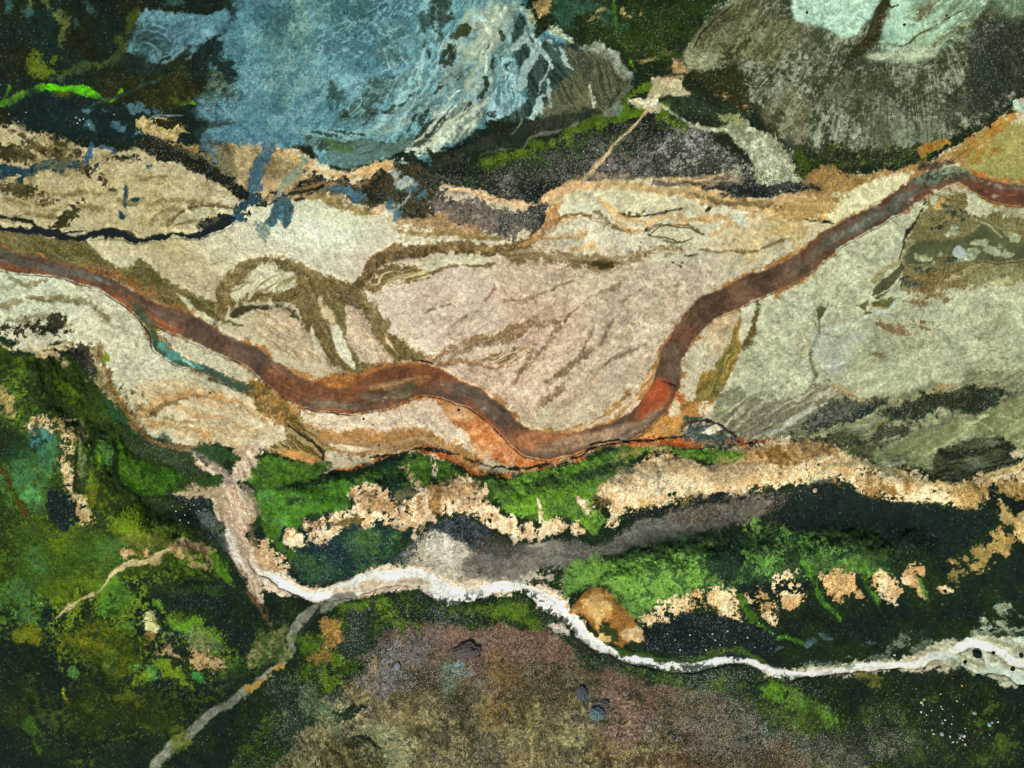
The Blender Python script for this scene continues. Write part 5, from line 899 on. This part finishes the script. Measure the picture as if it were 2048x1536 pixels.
# dark mottles on the hill, with the blue-grey rock's shadow painted among them
B("895,1370,10,30,5 925,1390,30,20 905,1420,20,30 940,1450,20,30 870,1480,40,16 960,1500,30,20 990,1530,16,20 830,1470,14,8 740,1420,6,6 1150,1370,16,14 1185,1400,22,26 1180,1440,30,12 1150,1515,40,14 1210,1440,10,16,10 780,1400,10,14 870,1375,6,10 880,1400,5,12,-20 930,1440,14,24", (62,62,46), soft=8, w=14, di=16, op=.7, c2=(92,84,74), m2='f', sa=.08)
B("1190,1425,16,13 1165,1390,10,12", (84,104,104), soft=4, w=6, di=7, op=.8)
B("905,1335,12,7,20 920,1340,9,7 930,1350,9,8 915,1330,9,5", (120,164,180), soft=3, w=8, di=9, op=.85, sa=.2)
P("876,1330 905,1325 930,1340 920,1360 900,1380 885,1400 878,1360", (104,116,96), w=6, soft=6, di=8, op=.7)
P("660,1420 700,1412 728,1410 730,1430 700,1440 708,1460 700,1462 690,1440 665,1440", (30,48,38), w=6, soft=4, di=8, sa=.08)
P("700,1480 730,1475 745,1490 750,1500 730,1490 700,1500", (26,34,26), w=6, soft=4, di=5)
P("640,1495 690,1480 740,1500 760,1530 780,1600 640,1600", (50,48,30), w=8, soft=10, di=12, op=.8, c2=(80,76,48), ang=50, sa=.06)
for t in "560,1420,3 600,1440,3 640,1470,3 680,1500,3 700,1530,3;600,1400,3 640,1440,3 660,1480,2;620,1500,2 660,1520,2 690,1550,2;760,1510,2 800,1540,2;750,1410,2 790,1450,2 820,1480,2;590,1470,2 600,1490,2 630,1500,2;640,1400,2 700,1470,2 760,1500,2".split(';'):
    S(t, (134,124,80), w=7, soft=5, di=5, op=.6)
# green belt below the milky stream
P("560,1400 590,1340 620,1290 650,1240 700,1210 760,1195 820,1195 880,1210 940,1222 1000,1205 1040,1195 1080,1220 1100,1250 1040,1250 980,1240 930,1255 880,1240 820,1235 790,1250 760,1275 720,1310 730,1350 700,1370 650,1390 620,1440 570,1500 530,1560 480,1600 440,1600 480,1500 520,1440", (38,56,30), w=6, soft=8, di=14, c2=(54,82,26), m2='m', mo=.6, gr=.4, sa=.06)
P("560,1400 640,1280 720,1210 1080,1200 1180,1340 1100,1250 930,1250 760,1280 700,1380 500,1590 450,1590", (26,40,34), cov=.42, soft=16, w=8, op=.75, sa=.08)
B("770,1225,40,14,20 800,1245,14,20 720,1215,30,8 650,1360,26,20 640,1345,14,20 610,1290,20,20 680,1320,16,16 970,1218,50,8,-5 1040,1230,30,10,20 1000,1225,30,8", (86,124,26), soft=10, w=12, di=16, op=.75, mo=.8)
B("720,1260,30,30 870,1240,40,12 700,1290,20,20 590,1440,30,40 560,1390,20,40", (40,54,48), soft=14, w=12, di=20, op=.8, sa=.16, gr=.5)
B("672,1250,14,18,-20 660,1270,20,5 655,1285,10,12 683,1270,5,10 620,1318,6,6 640,1315,14,10", (160,122,66), soft=5, w=8, di=9, op=.85, sa=.05)
B("575,1430,5,14,-30 640,1420,50,20,50 660,1400,20,20", (110,128,96), soft=8, w=10, di=14, op=.6, sa=.08)
P("1080,1230 1100,1235 1140,1270 1175,1300 1200,1320 1180,1345 1165,1320 1140,1290 1100,1265", (50,66,40), w=6, soft=6, di=8, c2=(40,52,46), m2='f', mo=.4, sa=.06)
P("1090,1245 1110,1240 1130,1250 1150,1275 1125,1270 1100,1265", (196,184,172), w=5, soft=6, di=8, op=.85)
P("1200,1310 1260,1325 1330,1345 1400,1350 1450,1340 1520,1350 1560,1370 1600,1380 1580,1400 1500,1390 1420,1375 1340,1372 1290,1350 1240,1335", (66,88,34), w=6, soft=8, di=12, c2=(46,60,44), m2='m', mo=.6, sa=.12, gr=.4)
# southeast
P("1480,1350 1580,1362 1700,1355 1800,1345 1890,1345 1925,1340 1950,1365 2000,1375 2050,1390 2400,1420 2400,1900 1760,1900 1740,1540 1690,1490 1620,1450 1560,1420 1520,1390", (28,38,34), w=6, soft=8, di=12, op=.9, sa=.022, c2=(32,44,26), m2='m')
P("1200,1320 1560,1350 1700,1440 1560,1440 1420,1380", (30,44,36), cov=.4, soft=14, w=8, op=.75, sa=.2)
P("1650,1430 2100,1400 2100,1620 1750,1620 1640,1500", (70,90,34), cov=.13, soft=30, w=10, op=.7, mo=.5)
B("1555,1390,26,16,40 1585,1405,20,12,30 1600,1430,8,20,10 1660,1430,26,12,30 1675,1445,12,12 1540,1375,14,12", (84,134,34), soft=6, w=10, di=13, op=.9, mo=.8)
B("1570,1440,60,20,20 1640,1440,60,20,20 1740,1430,14,26,-20 1780,1420,10,22,-30", (60,84,30), soft=14, w=14, di=22, op=.7, mo=.5, sa=.1)
B("1820,1470,26,12,60 1850,1500,20,12,50 1870,1480,16,8,40 1900,1515,14,10 2000,1500,20,12,10 2020,1490,14,20 1970,1520,26,10 1830,1510,14,10", (72,108,28), soft=8, w=12, di=15, op=.75, mo=.6)
B("1735,1352,20,5,10 1750,1358,8,8 1720,1352,14,3", (104,104,40), soft=4, w=6, di=8, op=.7)
B("1700,1500,60,40,20 1780,1490,60,40 1650,1500,40,30", (70,76,66), soft=20, w=14, di=34, op=.55, sa=.26, gr=.4)
B("1850,1480,100,50,10 1740,1450,50,30 1990,1520,60,20", (40,50,36), soft=20, w=14, di=34, op=.5, sa=.09)
B("1800,1290,20,12,-30 1820,1300,14,8 1700,1310,10,5 1640,1330,30,6,-10 1700,1330,20,4 1760,1318,20,5 1850,1290,20,5,-20", (110,124,100), soft=4, w=8, di=11, op=.7, sa=.3)
B("1650,1270,8,6 1740,1282,6,4 1560,1293,5,3 1620,1285,8,6 1700,1265,5,8", (84,116,124), soft=4, w=8, di=9, op=.7)
P("90,1330 300,1360 460,1340 420,1420 330,1480 200,1500 60,1480", (64,80,28), cov=.14, soft=20, w=10, mo=.5, op=.6)
P("1300,890 1500,890 1700,900 1800,990 1600,960 1500,980 1250,1030 1190,990", (164,128,78), cov=.25, soft=10, w=8, op=.55)
P("1440,860 1600,790 1700,790 1500,880", (98,96,76), cov=.35, soft=10, w=8, op=.55, sa=.12)
P("0,255 100,270 330,320 480,400 420,450 300,470 100,450 -60,430", (128,112,66), cov=.22, soft=10, w=8, op=.5)
# ---- landform: broad hills, ridges, the carved channels
def hump(cx, cy, rx, ry, ang, h, p=1.0):
    c, n = math.cos(math.radians(ang)), math.sin(math.radians(ang))
    u = ((GX - cx) * c + (GY - cy) * n) / rx; v = (-(GX - cx) * n + (GY - cy) * c) / ry
    return (h * np.exp(-(u * u + v * v) ** p)).astype(f4)
def ridge(line, h):
    p = smooth(pts(line), False); out = np.zeros((NY, NX), f4)
    W = p[:, 2].max() * 2.2
    s = sl(p[:, 0].min() - W, p[:, 1].min() - W, p[:, 0].max() + W, p[:, 1].max() + W)
    x, y = GX[s] + 14 * WA[0][s], GY[s] + 14 * WB[0][s]
    for a, b in zip(p[:-1], p[1:]):
        dx, dy = b[0] - a[0], b[1] - a[1]
        t = np.clip(((x - a[0]) * dx + (y - a[1]) * dy) / (dx * dx + dy * dy + 1e-6), 0, 1)
        d = np.hypot(x - a[0] - t * dx, y - a[1] - t * dy) / (a[2] + (b[2] - a[2]) * t)
        out[s] = np.maximum(out[s], h * np.exp(-d ** 2 * 1.2))
    return out
near = np.exp(-((np.maximum(np.hypot((GX - 1024) / 1.3, GY - 768) - 1100, 0)) / 900) ** 2).astype(f4)
BASE = (hump(930, -60, 330, 260, 20, 9) + ridge("1010,-80,90 1010,20,70 980,120,60 900,230,60 860,290,40", 3.2) + hump(1820, -170, 520, 360, -8, 15, 1.3)
        + hump(120, 0, 260, 180, 10, 3) + hump(60, 1500, 420, 330, 0, 4) + ridge("60,760,60 160,900,70 230,1030,80 330,1130,80", 3.2)
        + ridge("600,1010,45 760,990,45 900,990,45 1080,1000,45 1260,970,50 1420,950,45 1600,930,50 1780,960,50 1950,985,50", 2.6)
        + ridge("1240,1160,40 1400,1140,50 1560,1125,50 1700,1120,50 1830,1120,45", 3.0)
        + hump(1000, 1620, 420, 240, 0, 3.5) + hump(1180, 330, 220, 70, 0, 1.2) + hump(2100, 1560, 300, 200, 0, 3) + hump(2100, 1080, 180, 110, 0, 3)).astype(f4)
far = (1 - near) * (6 * NB[0] + 10 * vnoise(GX / 9000, GY / 9000, 4, 4) + 4)
valley = np.zeros((NY, NX), f4)
HT = BASE + DH * 1.0 + far
def blur(a, n=3):
    for _ in range(n):
        a = a.copy(); a[1:-1] = (a[:-2] + a[1:-1] * 2 + a[2:]) * .25; a[:, 1:-1] = (a[:, :-2] + a[:, 1:-1] * 2 + a[:, 2:]) * .25
    return a
W1 = blur(WA1, 2); W2 = blur(WA2, 2); W3 = blur(WA3, 2); W4 = blur(WA4, 2)
LUM = (COL @ np.array((.3, .55, .15), f4)) / 255
WATER = BASE + .0                                           # level of running water follows the valley floor
rough = .16 * NM[2] + .05 * NF[1] + .012 * NP[0]
rough += .2 * np.clip(MO, 0, 1) * (.5 + NM[0] * .5 + NF[2] * .45)
HT = HT + rough * np.clip(1 - 1.3 * np.maximum(np.maximum(W1, W2), np.maximum(W3, W4)), .05, 1) * near + .30
HT = HT - 1.1 * np.clip(W1 * 1.6, 0, 1) - .55 * np.clip(W2 * 1.5, 0, 1) - .6 * np.clip(W3 * 1.8, 0, 1) - .6 * np.clip(W4 * 1.8, 0, 1)
# ---- greens a little duller and yellower, pale gravel a little paler
g_ = np.clip((COL[..., 1] - np.maximum(COL[..., 0], COL[..., 2]) - 8) / 50, 0, 1)[..., None] * np.clip((170 - COL[..., 1]) / 60, 0, 1)[..., None]
Y = COL @ np.array((.3, .6, .1), f4)
COL += g_ * (.25 * (Y[..., None] * np.array((.96, 1.08, .58), f4) - COL) + np.array((10, 8, 4), f4))
p_ = np.clip((COL.min(-1) - 95) / 60, 0, 1)[..., None]
COL += p_ * np.array((17, 17, 15), f4)
d_ = np.clip((110 - COL.max(-1)) / 60, 0, 1)[..., None]
COL += d_ * (COL * np.array((-.02, .0, -.14), f4))
COL *= np.array((1, 1.005, .965), f4)
COL *= (1 + .05 * NQ[1] + .035 * NF[0])[..., None]
# ---- stones and grain written into the ground colour
r1 = rng.random((NY, NX)).astype(f4); r2 = rng.random((NY, NX)).astype(f4)
wet = np.clip(np.maximum(np.maximum(WA1, WA2), np.maximum(WA3, WA4)) * 1.3, 0, 1)
COL *= (1 + (GR * (1 - .7 * wet) * .62)[..., None] * (.5 * NP[1] + .55 * NQ[2])[..., None])
COL += (NP[2] * 3.0)[..., None] * np.array((1, .2, -1), f4)
st = (r1 < SA * (.5 + .9 * np.clip(NM[0] + .5, 0, 1.6)) * (1 - wet)).astype(f4) * (.35 + .65 * r2)
st = st[..., None]
tint = np.where(COL[..., :1] > 150, np.array((236, 222, 190), f4), np.array((176, 178, 166), f4))
COL = COL * (1 - st * .75) + tint * st * .75
dk = ((r2 < PE * (.4 + 1.0 * np.clip(NM[1] + .5, 0, 1.6)) * (1 - wet)).astype(f4) * (.3 + .7 * r1))[..., None]
COL = COL * (1 - .5 * dk)
SRGB = np.clip(COL, 6, 246)
# == MAP END ==
def lin(c):
    c = np.asarray(c, f4) / 255
    return np.where(c < .04045, c / 12.92, ((c + .055) / 1.055) ** 2.4)
def albedo(c): return np.clip(lin(c) / GAIN, .004, .86)
ALB = albedo(SRGB)
def world(px, py, h): 
    k = PX * (1 - h / ALT)
    return (px - 1024) * k, (768 - py) * k, h
def tag(o, label=None, cat=None, group=None, kind=None):
    for k, v in (('label', label), ('category', cat), ('group', group), ('kind', kind)):
        if v: o[k] = v
    return o
def mesh(name, V, F, col=None, mat=None, smooth_=True, attrs=()):
    """F: (n,3) or (n,4) index array"""
    m = bpy.data.meshes.new(name); n = F.shape[1]
    m.vertices.add(len(V)); m.vertices.foreach_set('co', V.astype(f4).ravel())
    m.loops.add(F.size); m.loops.foreach_set('vertex_index', F.astype(np.int32).ravel())
    m.polygons.add(len(F)); m.polygons.foreach_set('loop_start', np.arange(0, F.size, n, dtype=np.int32))
    m.polygons.foreach_set('use_smooth', np.full(len(F), smooth_))
    m.update(calc_edges=True)
    if col is not None:
        a = m.color_attributes.new('tone', 'FLOAT_COLOR', 'POINT')
        a.data.foreach_set('color', np.c_[col, np.ones(len(col))].astype(f4).ravel())
    for nm, v in attrs:
        a = m.attributes.new(nm, 'FLOAT', 'POINT'); a.data.foreach_set('value', v.astype(f4).ravel())
    if mat: m.materials.append(mat)
    return m
def link(name, me, parent=None):
    o = bpy.data.objects.new(name, me); SC.collection.objects.link(o)
    if parent: o.parent = parent
    return o
# ---------- materials
def mat(name, rough=.9, spec=.2, grain=0, gscale=7, bump=.4, bscale=6, dist=.05, fixed=None, wave=False):
    m = bpy.data.materials.new(name); m.use_nodes = True; T = m.node_tree; N = T.nodes; K = T.links.new
    b = N['Principled BSDF']; b.inputs['Roughness'].default_value = rough; b.inputs['Specular IOR Level'].default_value = spec
    geo = N.new('ShaderNodeNewGeometry')
    if fixed is None:
        at = N.new('ShaderNodeAttribute'); at.attribute_name = 'tone'; src = at.outputs['Color']
    else:
        rg = N.new('ShaderNodeRGB'); rg.outputs[0].default_value = (*fixed, 1); src = rg.outputs[0]
    if grain:
        v = N.new('ShaderNodeTexVoronoi'); v.inputs['Scale'].default_value = gscale; K(geo.outputs['Position'], v.inputs['Vector'])
        bw = N.new('ShaderNodeSeparateColor'); K(v.outputs['Color'], bw.inputs[0])
        mr = N.new('ShaderNodeMapRange'); mr.inputs[3].default_value = 1 - grain; mr.inputs[4].default_value = 1 + grain
        K(bw.outputs[0], mr.inputs[0])
        mx = N.new('ShaderNodeVectorMath'); mx.operation = 'SCALE'; K(src, mx.inputs[0]); K(mr.outputs[0], mx.inputs['Scale'])
        src = mx.outputs[0]
    K(src, b.inputs['Base Color'])
    n = N.new('ShaderNodeTexNoise'); n.inputs['Scale'].default_value = bscale; n.inputs['Detail'].default_value = 5; n.inputs['Roughness'].default_value = .65
    K(geo.outputs['Position'], n.inputs['Vector'])
    bp = N.new('ShaderNodeBump'); bp.inputs['Strength'].default_value = bump; bp.inputs['Distance'].default_value = dist
    K(n.outputs[0], bp.inputs['Height']); K(bp.outputs[0], b.inputs['Normal'])
    return m
M_ground = mat('ground', .95, .05, grain=.12, gscale=5.5, bump=.5, bscale=3.2, dist=.05)
M_water = mat('muddy_water', .16, .45, grain=0, bump=.35, bscale=1.6, dist=.05)
M_milky = mat('milky_water', .22, .4, grain=0, bump=.5, bscale=2.6, dist=.05)
M_moss = mat('moss', .95, .04, grain=.2, gscale=14, bump=.6, bscale=14, dist=.04)
M_stone = mat('stone', .85, .25, grain=.12, gscale=16, bump=.5, bscale=12, dist=.03)
# ---------- terrain: one sheet out to the horizon
def grid_faces(keep=None):
    idx = np.arange(NX * NY).reshape(NY, NX)
    q = np.stack([idx[1:, :-1], idx[1:, 1:], idx[:-1, 1:], idx[:-1, :-1]], -1)
    return (q[keep] if keep is not None else q.reshape(-1, 4))
wx, wy, _ = world(GX, GY, HT)
V = np.stack([wx, wy, HT], -1).reshape(-1, 3)
ter = link('ground', mesh('ground', V, grid_faces(), ALB.reshape(-1, 3), M_ground)); tag(ter, kind='structure')
# ---------- running water: its own sheets lying in the carved beds
def water(name, W, level, m, thr=.03, colr=None):
    keep = (W[1:, :-1] > thr) | (W[1:, 1:] > thr) | (W[:-1, 1:] > thr) | (W[:-1, :-1] > thr)
    F = grid_faces(keep); u, inv = np.unique(F, return_inverse=True)
    h = level.reshape(-1)[u]
    x, y, _ = world(GX.reshape(-1)[u], GY.reshape(-1)[u], h)
    return tag(link(name, mesh(name, np.c_[x, y, h], inv.reshape(-1, 4), (colr if colr is not None else ALB).reshape(-1, 3)[u], m)), kind='structure')
water('river', W1, BASE + .08, M_water)
water('stream', W2, BASE + .1, M_milky)
water('creek', W3, BASE + .06, M_water)
water('pool', W4, BASE + .06, M_water)  # seep pools and the northwest black strokes in one sheet
# ---------- sampling of the ground at any plan point
def at(F, x, y):
    i = np.clip(np.searchsorted(XS, x), 1, NX - 1); j = np.clip(np.searchsorted(YS, y), 1, NY - 1)
    return F[j, i]
def rotz(v, a):
    c, s = np.cos(a)[:, None], np.sin(a)[:, None]
    return np.stack([v[..., 0] * c - v[..., 1] * s, v[..., 0] * s + v[..., 1] * c, v[..., 2]], -1)
RS = np.random.default_rng(21)
OCT = np.array([(1, 0, 0), (.3, .95, 0), (-.8, .6, 0), (-.8, -.6, 0), (.3, -.95, 0), (.1, 0, .8)], f4)
TOPF = np.array([(0, 1, 5), (1, 2, 5), (2, 3, 5), (3, 4, 5), (4, 0, 5)])
def scatter(name, x, y, r, hgt, col, m):
    n = len(x); v = np.repeat(OCT[None], n, 0) * (1 + .28 * RS.standard_normal((n, 6, 3)))
    v[:, 5, :2] += .2 * RS.standard_normal((n, 2))
    v = rotz(v, RS.uniform(0, 6.28, n)) * (r[:, None, None]) 
    v[..., 2] *= hgt[:, None]
    h = at(HT, x, y); X, Y, Z = world(x, y, h)
    v[..., 0] += X[:, None]; v[..., 1] += Y[:, None]; v[..., 2] += (Z - .02)[:, None]; v[:, :5, 2] = (Z - .05)[:, None]
    F = (TOPF[None] + (np.arange(n) * 6)[:, None, None]).reshape(-1, 3)
    return link(name, mesh(name, v.reshape(-1, 3), F, np.repeat(col, 6, 0), m, False))
# moss cushions where the survey says moss grows
n = 330000
x = RS.uniform(-80, 2128, n); y = RS.uniform(-80, 1616, n)
k = RS.random(n) < np.clip(at(MO, x, y), 0, 1) ** 1.5 * .5
x, y = x[k], y[k]; n = len(x)
c = at(ALB, x, y) * (1 + .2 * RS.standard_normal((n, 1))); c = np.clip(c * np.array((1.04, 1.03, .95)), .003, .8)
tag(scatter('moss', x, y, RS.uniform(.1, .24, n), RS.uniform(.2, .5, n), c, M_moss), kind='stuff', label='low green moss cushions covering the banks and slopes')
# loose stones
n = 420000
x = RS.uniform(-80, 2128, n); y = RS.uniform(-80, 1616, n)
k = (RS.random(n) < np.clip(at(SA, x, y) * 1.5 + at(PE, x, y) * .5, 0, .5)) & (at(wet, x, y) < .1)
x, y = x[k], y[k]; n = len(x)
c = at(ALB, x, y); lum = c.mean(1, keepdims=True)
br = np.where(RS.random((n, 1)) < .62, RS.uniform(1.1, 1.9, (n, 1)), RS.uniform(.35, .8, (n, 1)))
c = np.clip(c * br + (br > 1) * .05 * RS.random((n, 1)), .006, .75)
tag(scatter('gravel', x, y, .05 + .10 * RS.random(n) ** 2.5, RS.uniform(.5, 1, n), c, M_stone), kind='stuff', label='loose gravel and small stones lying over bars and slopes')
print('moss/gravel', n)
exec_boulders = True
def rockmesh(name, seed, flat=.7, sub=2, amp=.3):
    bm = bmesh.new(); bmesh.ops.create_icosphere(bm, subdivisions=sub, radius=1)
    r = random.Random(seed); o = Vector((r.uniform(0, 50), r.uniform(0, 50), r.uniform(0, 50)))
    from mathutils import noise
    for v in bm.verts:
        p = v.co.copy(); d = 1 + amp * noise.noise(p * 1.3 + o) + amp * .5 * noise.noise(p * 3 + o) + (amp * .45 * (1 - abs(noise.noise(Vector((p.x * 3, p.y * 3 + p.x * 4, p.z * 3)) + o)) * 3) * .5 if sub > 3 else 0) + (amp * .3 * noise.noise(p * 11 + o) if sub > 3 else 0)
        v.co = Vector((p.x * d, p.y * d * .85, max(p.z, -.4) * d * flat))
    me = bpy.data.meshes.new(name); bm.to_mesh(me); bm.free(); return me
STONES = {}
def stone(px, py, r, rgb, label, cat='boulder', group=None, kind_name='boulder', flat=.7, variant=None, sy=1):
    i = variant if variant is not None else int(px * 7 + py) % 5
    key = (i, rgb, kind_name)
    if key not in STONES:
        me = rockmesh(kind_name, i + 3, flat, 5 if r > .7 else 2)
        me.materials.append(mat('rock', .88, .2, grain=.25, gscale=9, bump=.8, bscale=5, dist=.08, fixed=tuple(float(v) for v in albedo(rgb)))); STONES[key] = me
    h = float(at(HT, px, py)); X, Y, Z = world(px, py, h)
    o = link(kind_name, STONES[key]); o.location = (X, Y, Z + r * .05); rr = (px * 13.7 + py * 3.1) % 6.28
    o.rotation_euler = (0, 0, rr); o.scale = (r, r * sy, r)
    return tag(o, label, cat, group)
# ---------- stones one can point to
PALE = (206, 206, 190)
sets = [
 ("1832,1378 1842,1424 1863,1421 1882,1413 1885,1418 1927,1409 1914,1402 1881,1388 1846,1410 1853,1430 1879,1433 1905,1433 1890,1440 1903,1448 1928,1475 1932,1463 1900,1473 1925,1480 1930,1489 1914,1484 1906,1484 1867,1468 1864,1460 1851,1461 1854,1495 1848,1399 1930,1457 1979,1470 1984,1445 1996,1444 1920,1476 1789,1310 1757,1320", .2, PALE, "small pale boulder among white stones on dark moss at lower right", "pale boulders on the dark lower right slope"),
 ("1405,1275 1412,1300 1430,1280 1440,1290 1380,1270 1350,1280 1425,1268 1448,1300 1470,1285 1495,1275 1510,1295 1335,1268 1360,1300 1390,1262 1455,1262 1480,1300", .17, PALE, "small white stone on black slope below the row of sandy outcrops", "white stones on the black slope above the milky stream"),
 ("372,1008 365,1014 380,1018 388,1010 345,1012 352,1022 370,1030 398,1022 360,1040 377,1045", .15, PALE, "small white stone in the dark hollow beside the sandy fan at left", "white stones in the dark hollow at left"),
 ("152,235 160,240 167,238 178,249 228,229 52,225 18,228 37,243 155,246", .17, (200, 196, 170), "small pale stone on black ground below the bright green moss streak", "pale stones on black ground at upper left"),
 ("1180,282 1190,296 1167,303 1196,300 1165,278 1410,262 1392,234 1338,268 1352,305 1405,310 1215,330 1100,340 1130,322", .16, (206, 196, 200), "small white stone on the dark slope beside the pale track, top centre", "white stones on the dark slope at top centre"),
]
for s_, r_, c_, lab, grp in sets:
    for q in s_.split():
        a_, b_ = (float(v) for v in q.split(','))
        stone(a_, b_, r_ * (0.6 + .8 * ((a_ * 3 + b_) % 7) / 7), c_, lab, group=grp)
single = [
 (1883.5, 1468, .42, (150, 164, 160), "largest grey angular boulder among the white stones at lower right", 1.3),
 (1949, 1426, .36, (150, 156, 140), "greyish elongated boulder on dark moss at right, above the bluish one", 1.4),
 (1978, 1449, .46, (130, 180, 176), "pale blue-green rounded boulder on dark moss near the lower right corner", 1),
 (1843, 1405, .34, (190, 204, 140), "yellowish green-tinted boulder on dark moss at lower right", 1),
 (1924, 1371.5, .24, (190, 176, 60), "tiny yellow stone just below the pale delta, left edge", 1),
 (1885, 1446, .28, (150, 160, 150), "grey boulder just above the largest grey one at lower right", 1),
 (1923, 1471, .34, (120, 130, 124), "dull grey upright boulder between white stones at lower right", 1.4),
 (1928.5, 1472, .3, (220, 220, 210), "bright white stone beside the bluish crystals in the eastern seep", 1),
 (1934, 481, .3, (230, 214, 180), "cream boulder below the bluish rocks in the eastern seep", 1),
 (1928, 472, .42, (160, 180, 200), "light blue rounded boulder in the eastern seep", 1),
 (1947, 482, .62, (128, 130, 90), "flat olive slab right of the cream boulder in the eastern seep", 1),
 (1913, 455, .4, (140, 180, 180), "pale teal boulder at the top of the eastern seep", 1),
 (917, 820, .3, (30, 30, 24), "rightmost black stone on the pale gravel bar south of the river", 1),
 (727, 838, .24, (26, 26, 20), "left black stone on the pale gravel bar south of the river", 1),
 (746, 850, .18, (34, 30, 24), "tiny black stone just right of the left one on the pale gravel bar", 1),
 (758, 891, .2, (34, 30, 24), "black stone at the tip of the white sand sliver in the southern arm", 1),
 (772, 803, .5, (176, 104, 52), "orange boulder at the step between the two pools of the river", 1),
 (765, 790, .34, (104, 72, 66), "dark wet rock above the orange boulder at the river step", 1),
 (1294, 855, .3, (60, 52, 44), "dark rock standing in the river just before the eastern bend", 1),
 (1345, 767, .34, (92, 60, 52), "brown wet rock in the small rapid of the river's eastern reach", 1),
 (1332, 765, .26, (84, 54, 44), "second brown rock, left end of the small rapid in the eastern reach", 1),
 (1669, 501, .26, (230, 190, 120), "golden stone on the south bank of the river's straight eastern reach", 1),
 (1577, 557, .26, (210, 130, 80), "orange stone sitting in the river's straight eastern reach", 1),
 (1630, 981, .5, (206, 180, 140), "pale block at the lower lip of the sand slope beside the black ground", 1),
 (1809, 49, .32, (50, 54, 36), "dark block in the middle of the pale cap of the striated cone", 1),
 (1614, 25, .3, (50, 58, 44), "dark block near the left edge of the pale cap of the striated cone", 1),
 (1795, 124, .28, (176, 184, 150), "pale stone on the striated slope below the cone's pale cap", 1),
 (1893, 31, .3, (56, 64, 50), "dark block on the right part of the cone's pale cap", 1),
 (420, 786, .22, (34, 30, 24), "black stone on the pale bar above the southern arm at left", 1),
 (1931, 1371, .12, (200, 180, 60), "tiniest yellow stone right of the other yellow one below the delta", 1),
]
for a_, b_, r_, c_, lab, sy in single: stone(a_, b_, r_, c_, lab, sy=sy)
# dark mossy hummocks standing in the milky delta
for a_, b_, r_, lab in [(1930, 1323.5, .42, "leftmost round black mossy rock in the milky delta"), (2012, 1314, .36, "round black mossy rock right of centre in the milky delta"),
        (2025, 1338, .48, "largest lower right round black mossy rock in the milky delta"), (2042, 1311, .5, "black mossy rock at the right edge of the milky delta"), (1954, 1308, .85, "wide ragged black mossy rock inside the bend of the delta's white thread"),
        (1985, 1305, .5, "small black mossy rock cluster between the delta's two threads")]:
    stone(a_, b_, r_, (24, 34, 26), lab, 'mossy rock', None, 'mossy_rock', flat=.8)
# rock outcrops on the southern hill
def outcrop(px, py, r, rgb, lab, seed, sy=1, rot=0, flat=.55):
    o = stone(px, py, r, rgb, lab, 'rock outcrop', None, 'rock_outcrop', flat=flat, variant=seed, sy=sy); o.rotation_euler = (0, 0, rot); return o
outcrop(936, 1300, 2.3, (92, 86, 82), "large rounded grey rock outcrop with layered ridges on the brown southern hill", 11, .8, .3, .45)
outcrop(914, 1303, 1.0, (84, 78, 70), "small grey rock leaning against the left side of the layered outcrop", 12)
outcrop(1194, 1427, 1.4, (96, 116, 114), "pitted blue-grey rock outcrop in the dark hollow of the southern hill", 13, 1.1)
outcrop(1163, 1387, 1.0, (84, 86, 88), "grey rock outcrop beside the yellowish rib, above the blue-grey one", 14, 1.6)
outcrop(1210, 1405, .8, (70, 80, 74), "dark rock at the upper right rim of the hollow", 15)
outcrop(1916, 505, 1.5, (176, 190, 180), "whitish crusted rock with a pointed top in the eastern seep", 16, 1.2, .4, .4)
outcrop(1338, 1414, .5, (80, 88, 90), "lone small slate-grey rock on the brown stony slope", 17)
outcrop(795, 1332, .6, (130, 140, 146), "pale slate-coloured slab on the brown hill, left part", 18, 1.6)
# ---------- shrubs
M_leaf = mat('leaves', .8, .2, grain=0, bump=.1, fixed=tuple(float(v) for v in albedo((46, 92, 34)) * 1.3)); M_wood = mat('wood', .9, .1, fixed=(.06, .045, .03))
def shrub(px, py, r, lab, seed):
    R = np.random.default_rng(seed); h = float(at(HT, px, py)); X, Y, Z = world(px, py, h)
    root = link('shrub', None); root.location = (X, Y, Z); tag(root, lab, 'shrub')
    n = 900; d = R.standard_normal((n, 3)); d /= np.linalg.norm(d, axis=1)[:, None]; d[:, 2] = np.abs(d[:, 2])
    p = d * (r * R.uniform(.72, 1.02, (n, 1))); p[:, 2] = p[:, 2] * .9 + r * .25
    a = R.standard_normal((n, 3)) * .055; b = R.standard_normal((n, 3)) * .04
    V = np.stack([p - a, p + b, p + a, p - b], 1).reshape(-1, 3); F = np.arange(4 * n).reshape(-1, 4)
    link('crown', mesh('crown', V, F, None, M_leaf, False), root)
    bm = bmesh.new()
    for q in range(6):
        t = q * 1.05 + seed; e = Vector((math.cos(t) * r * .6, math.sin(t) * r * .6, r * .95)); 
        m_ = e.to_track_quat('Z', 'Y').to_matrix().to_4x4(); m_.translation = e / 2
        bmesh.ops.create_cone(bm, segments=6, radius1=.035, radius2=.012, depth=e.length, matrix=m_)
    me = bpy.data.meshes.new('stem'); bm.to_mesh(me); bm.free(); me.materials.append(M_wood); link('stem', me, root)
shrub(1245.5, 1034, .5, "round dark green shrub at the foot of the pale sand slope, above the grey wash", 1)
shrub(1348, 987, .4, "small bright green shrub on the pale sand at the edge of the dark bank", 2)
shrub(1338, 989, .36, "dark green shrub just left of the small bright one on the sand edge", 3)
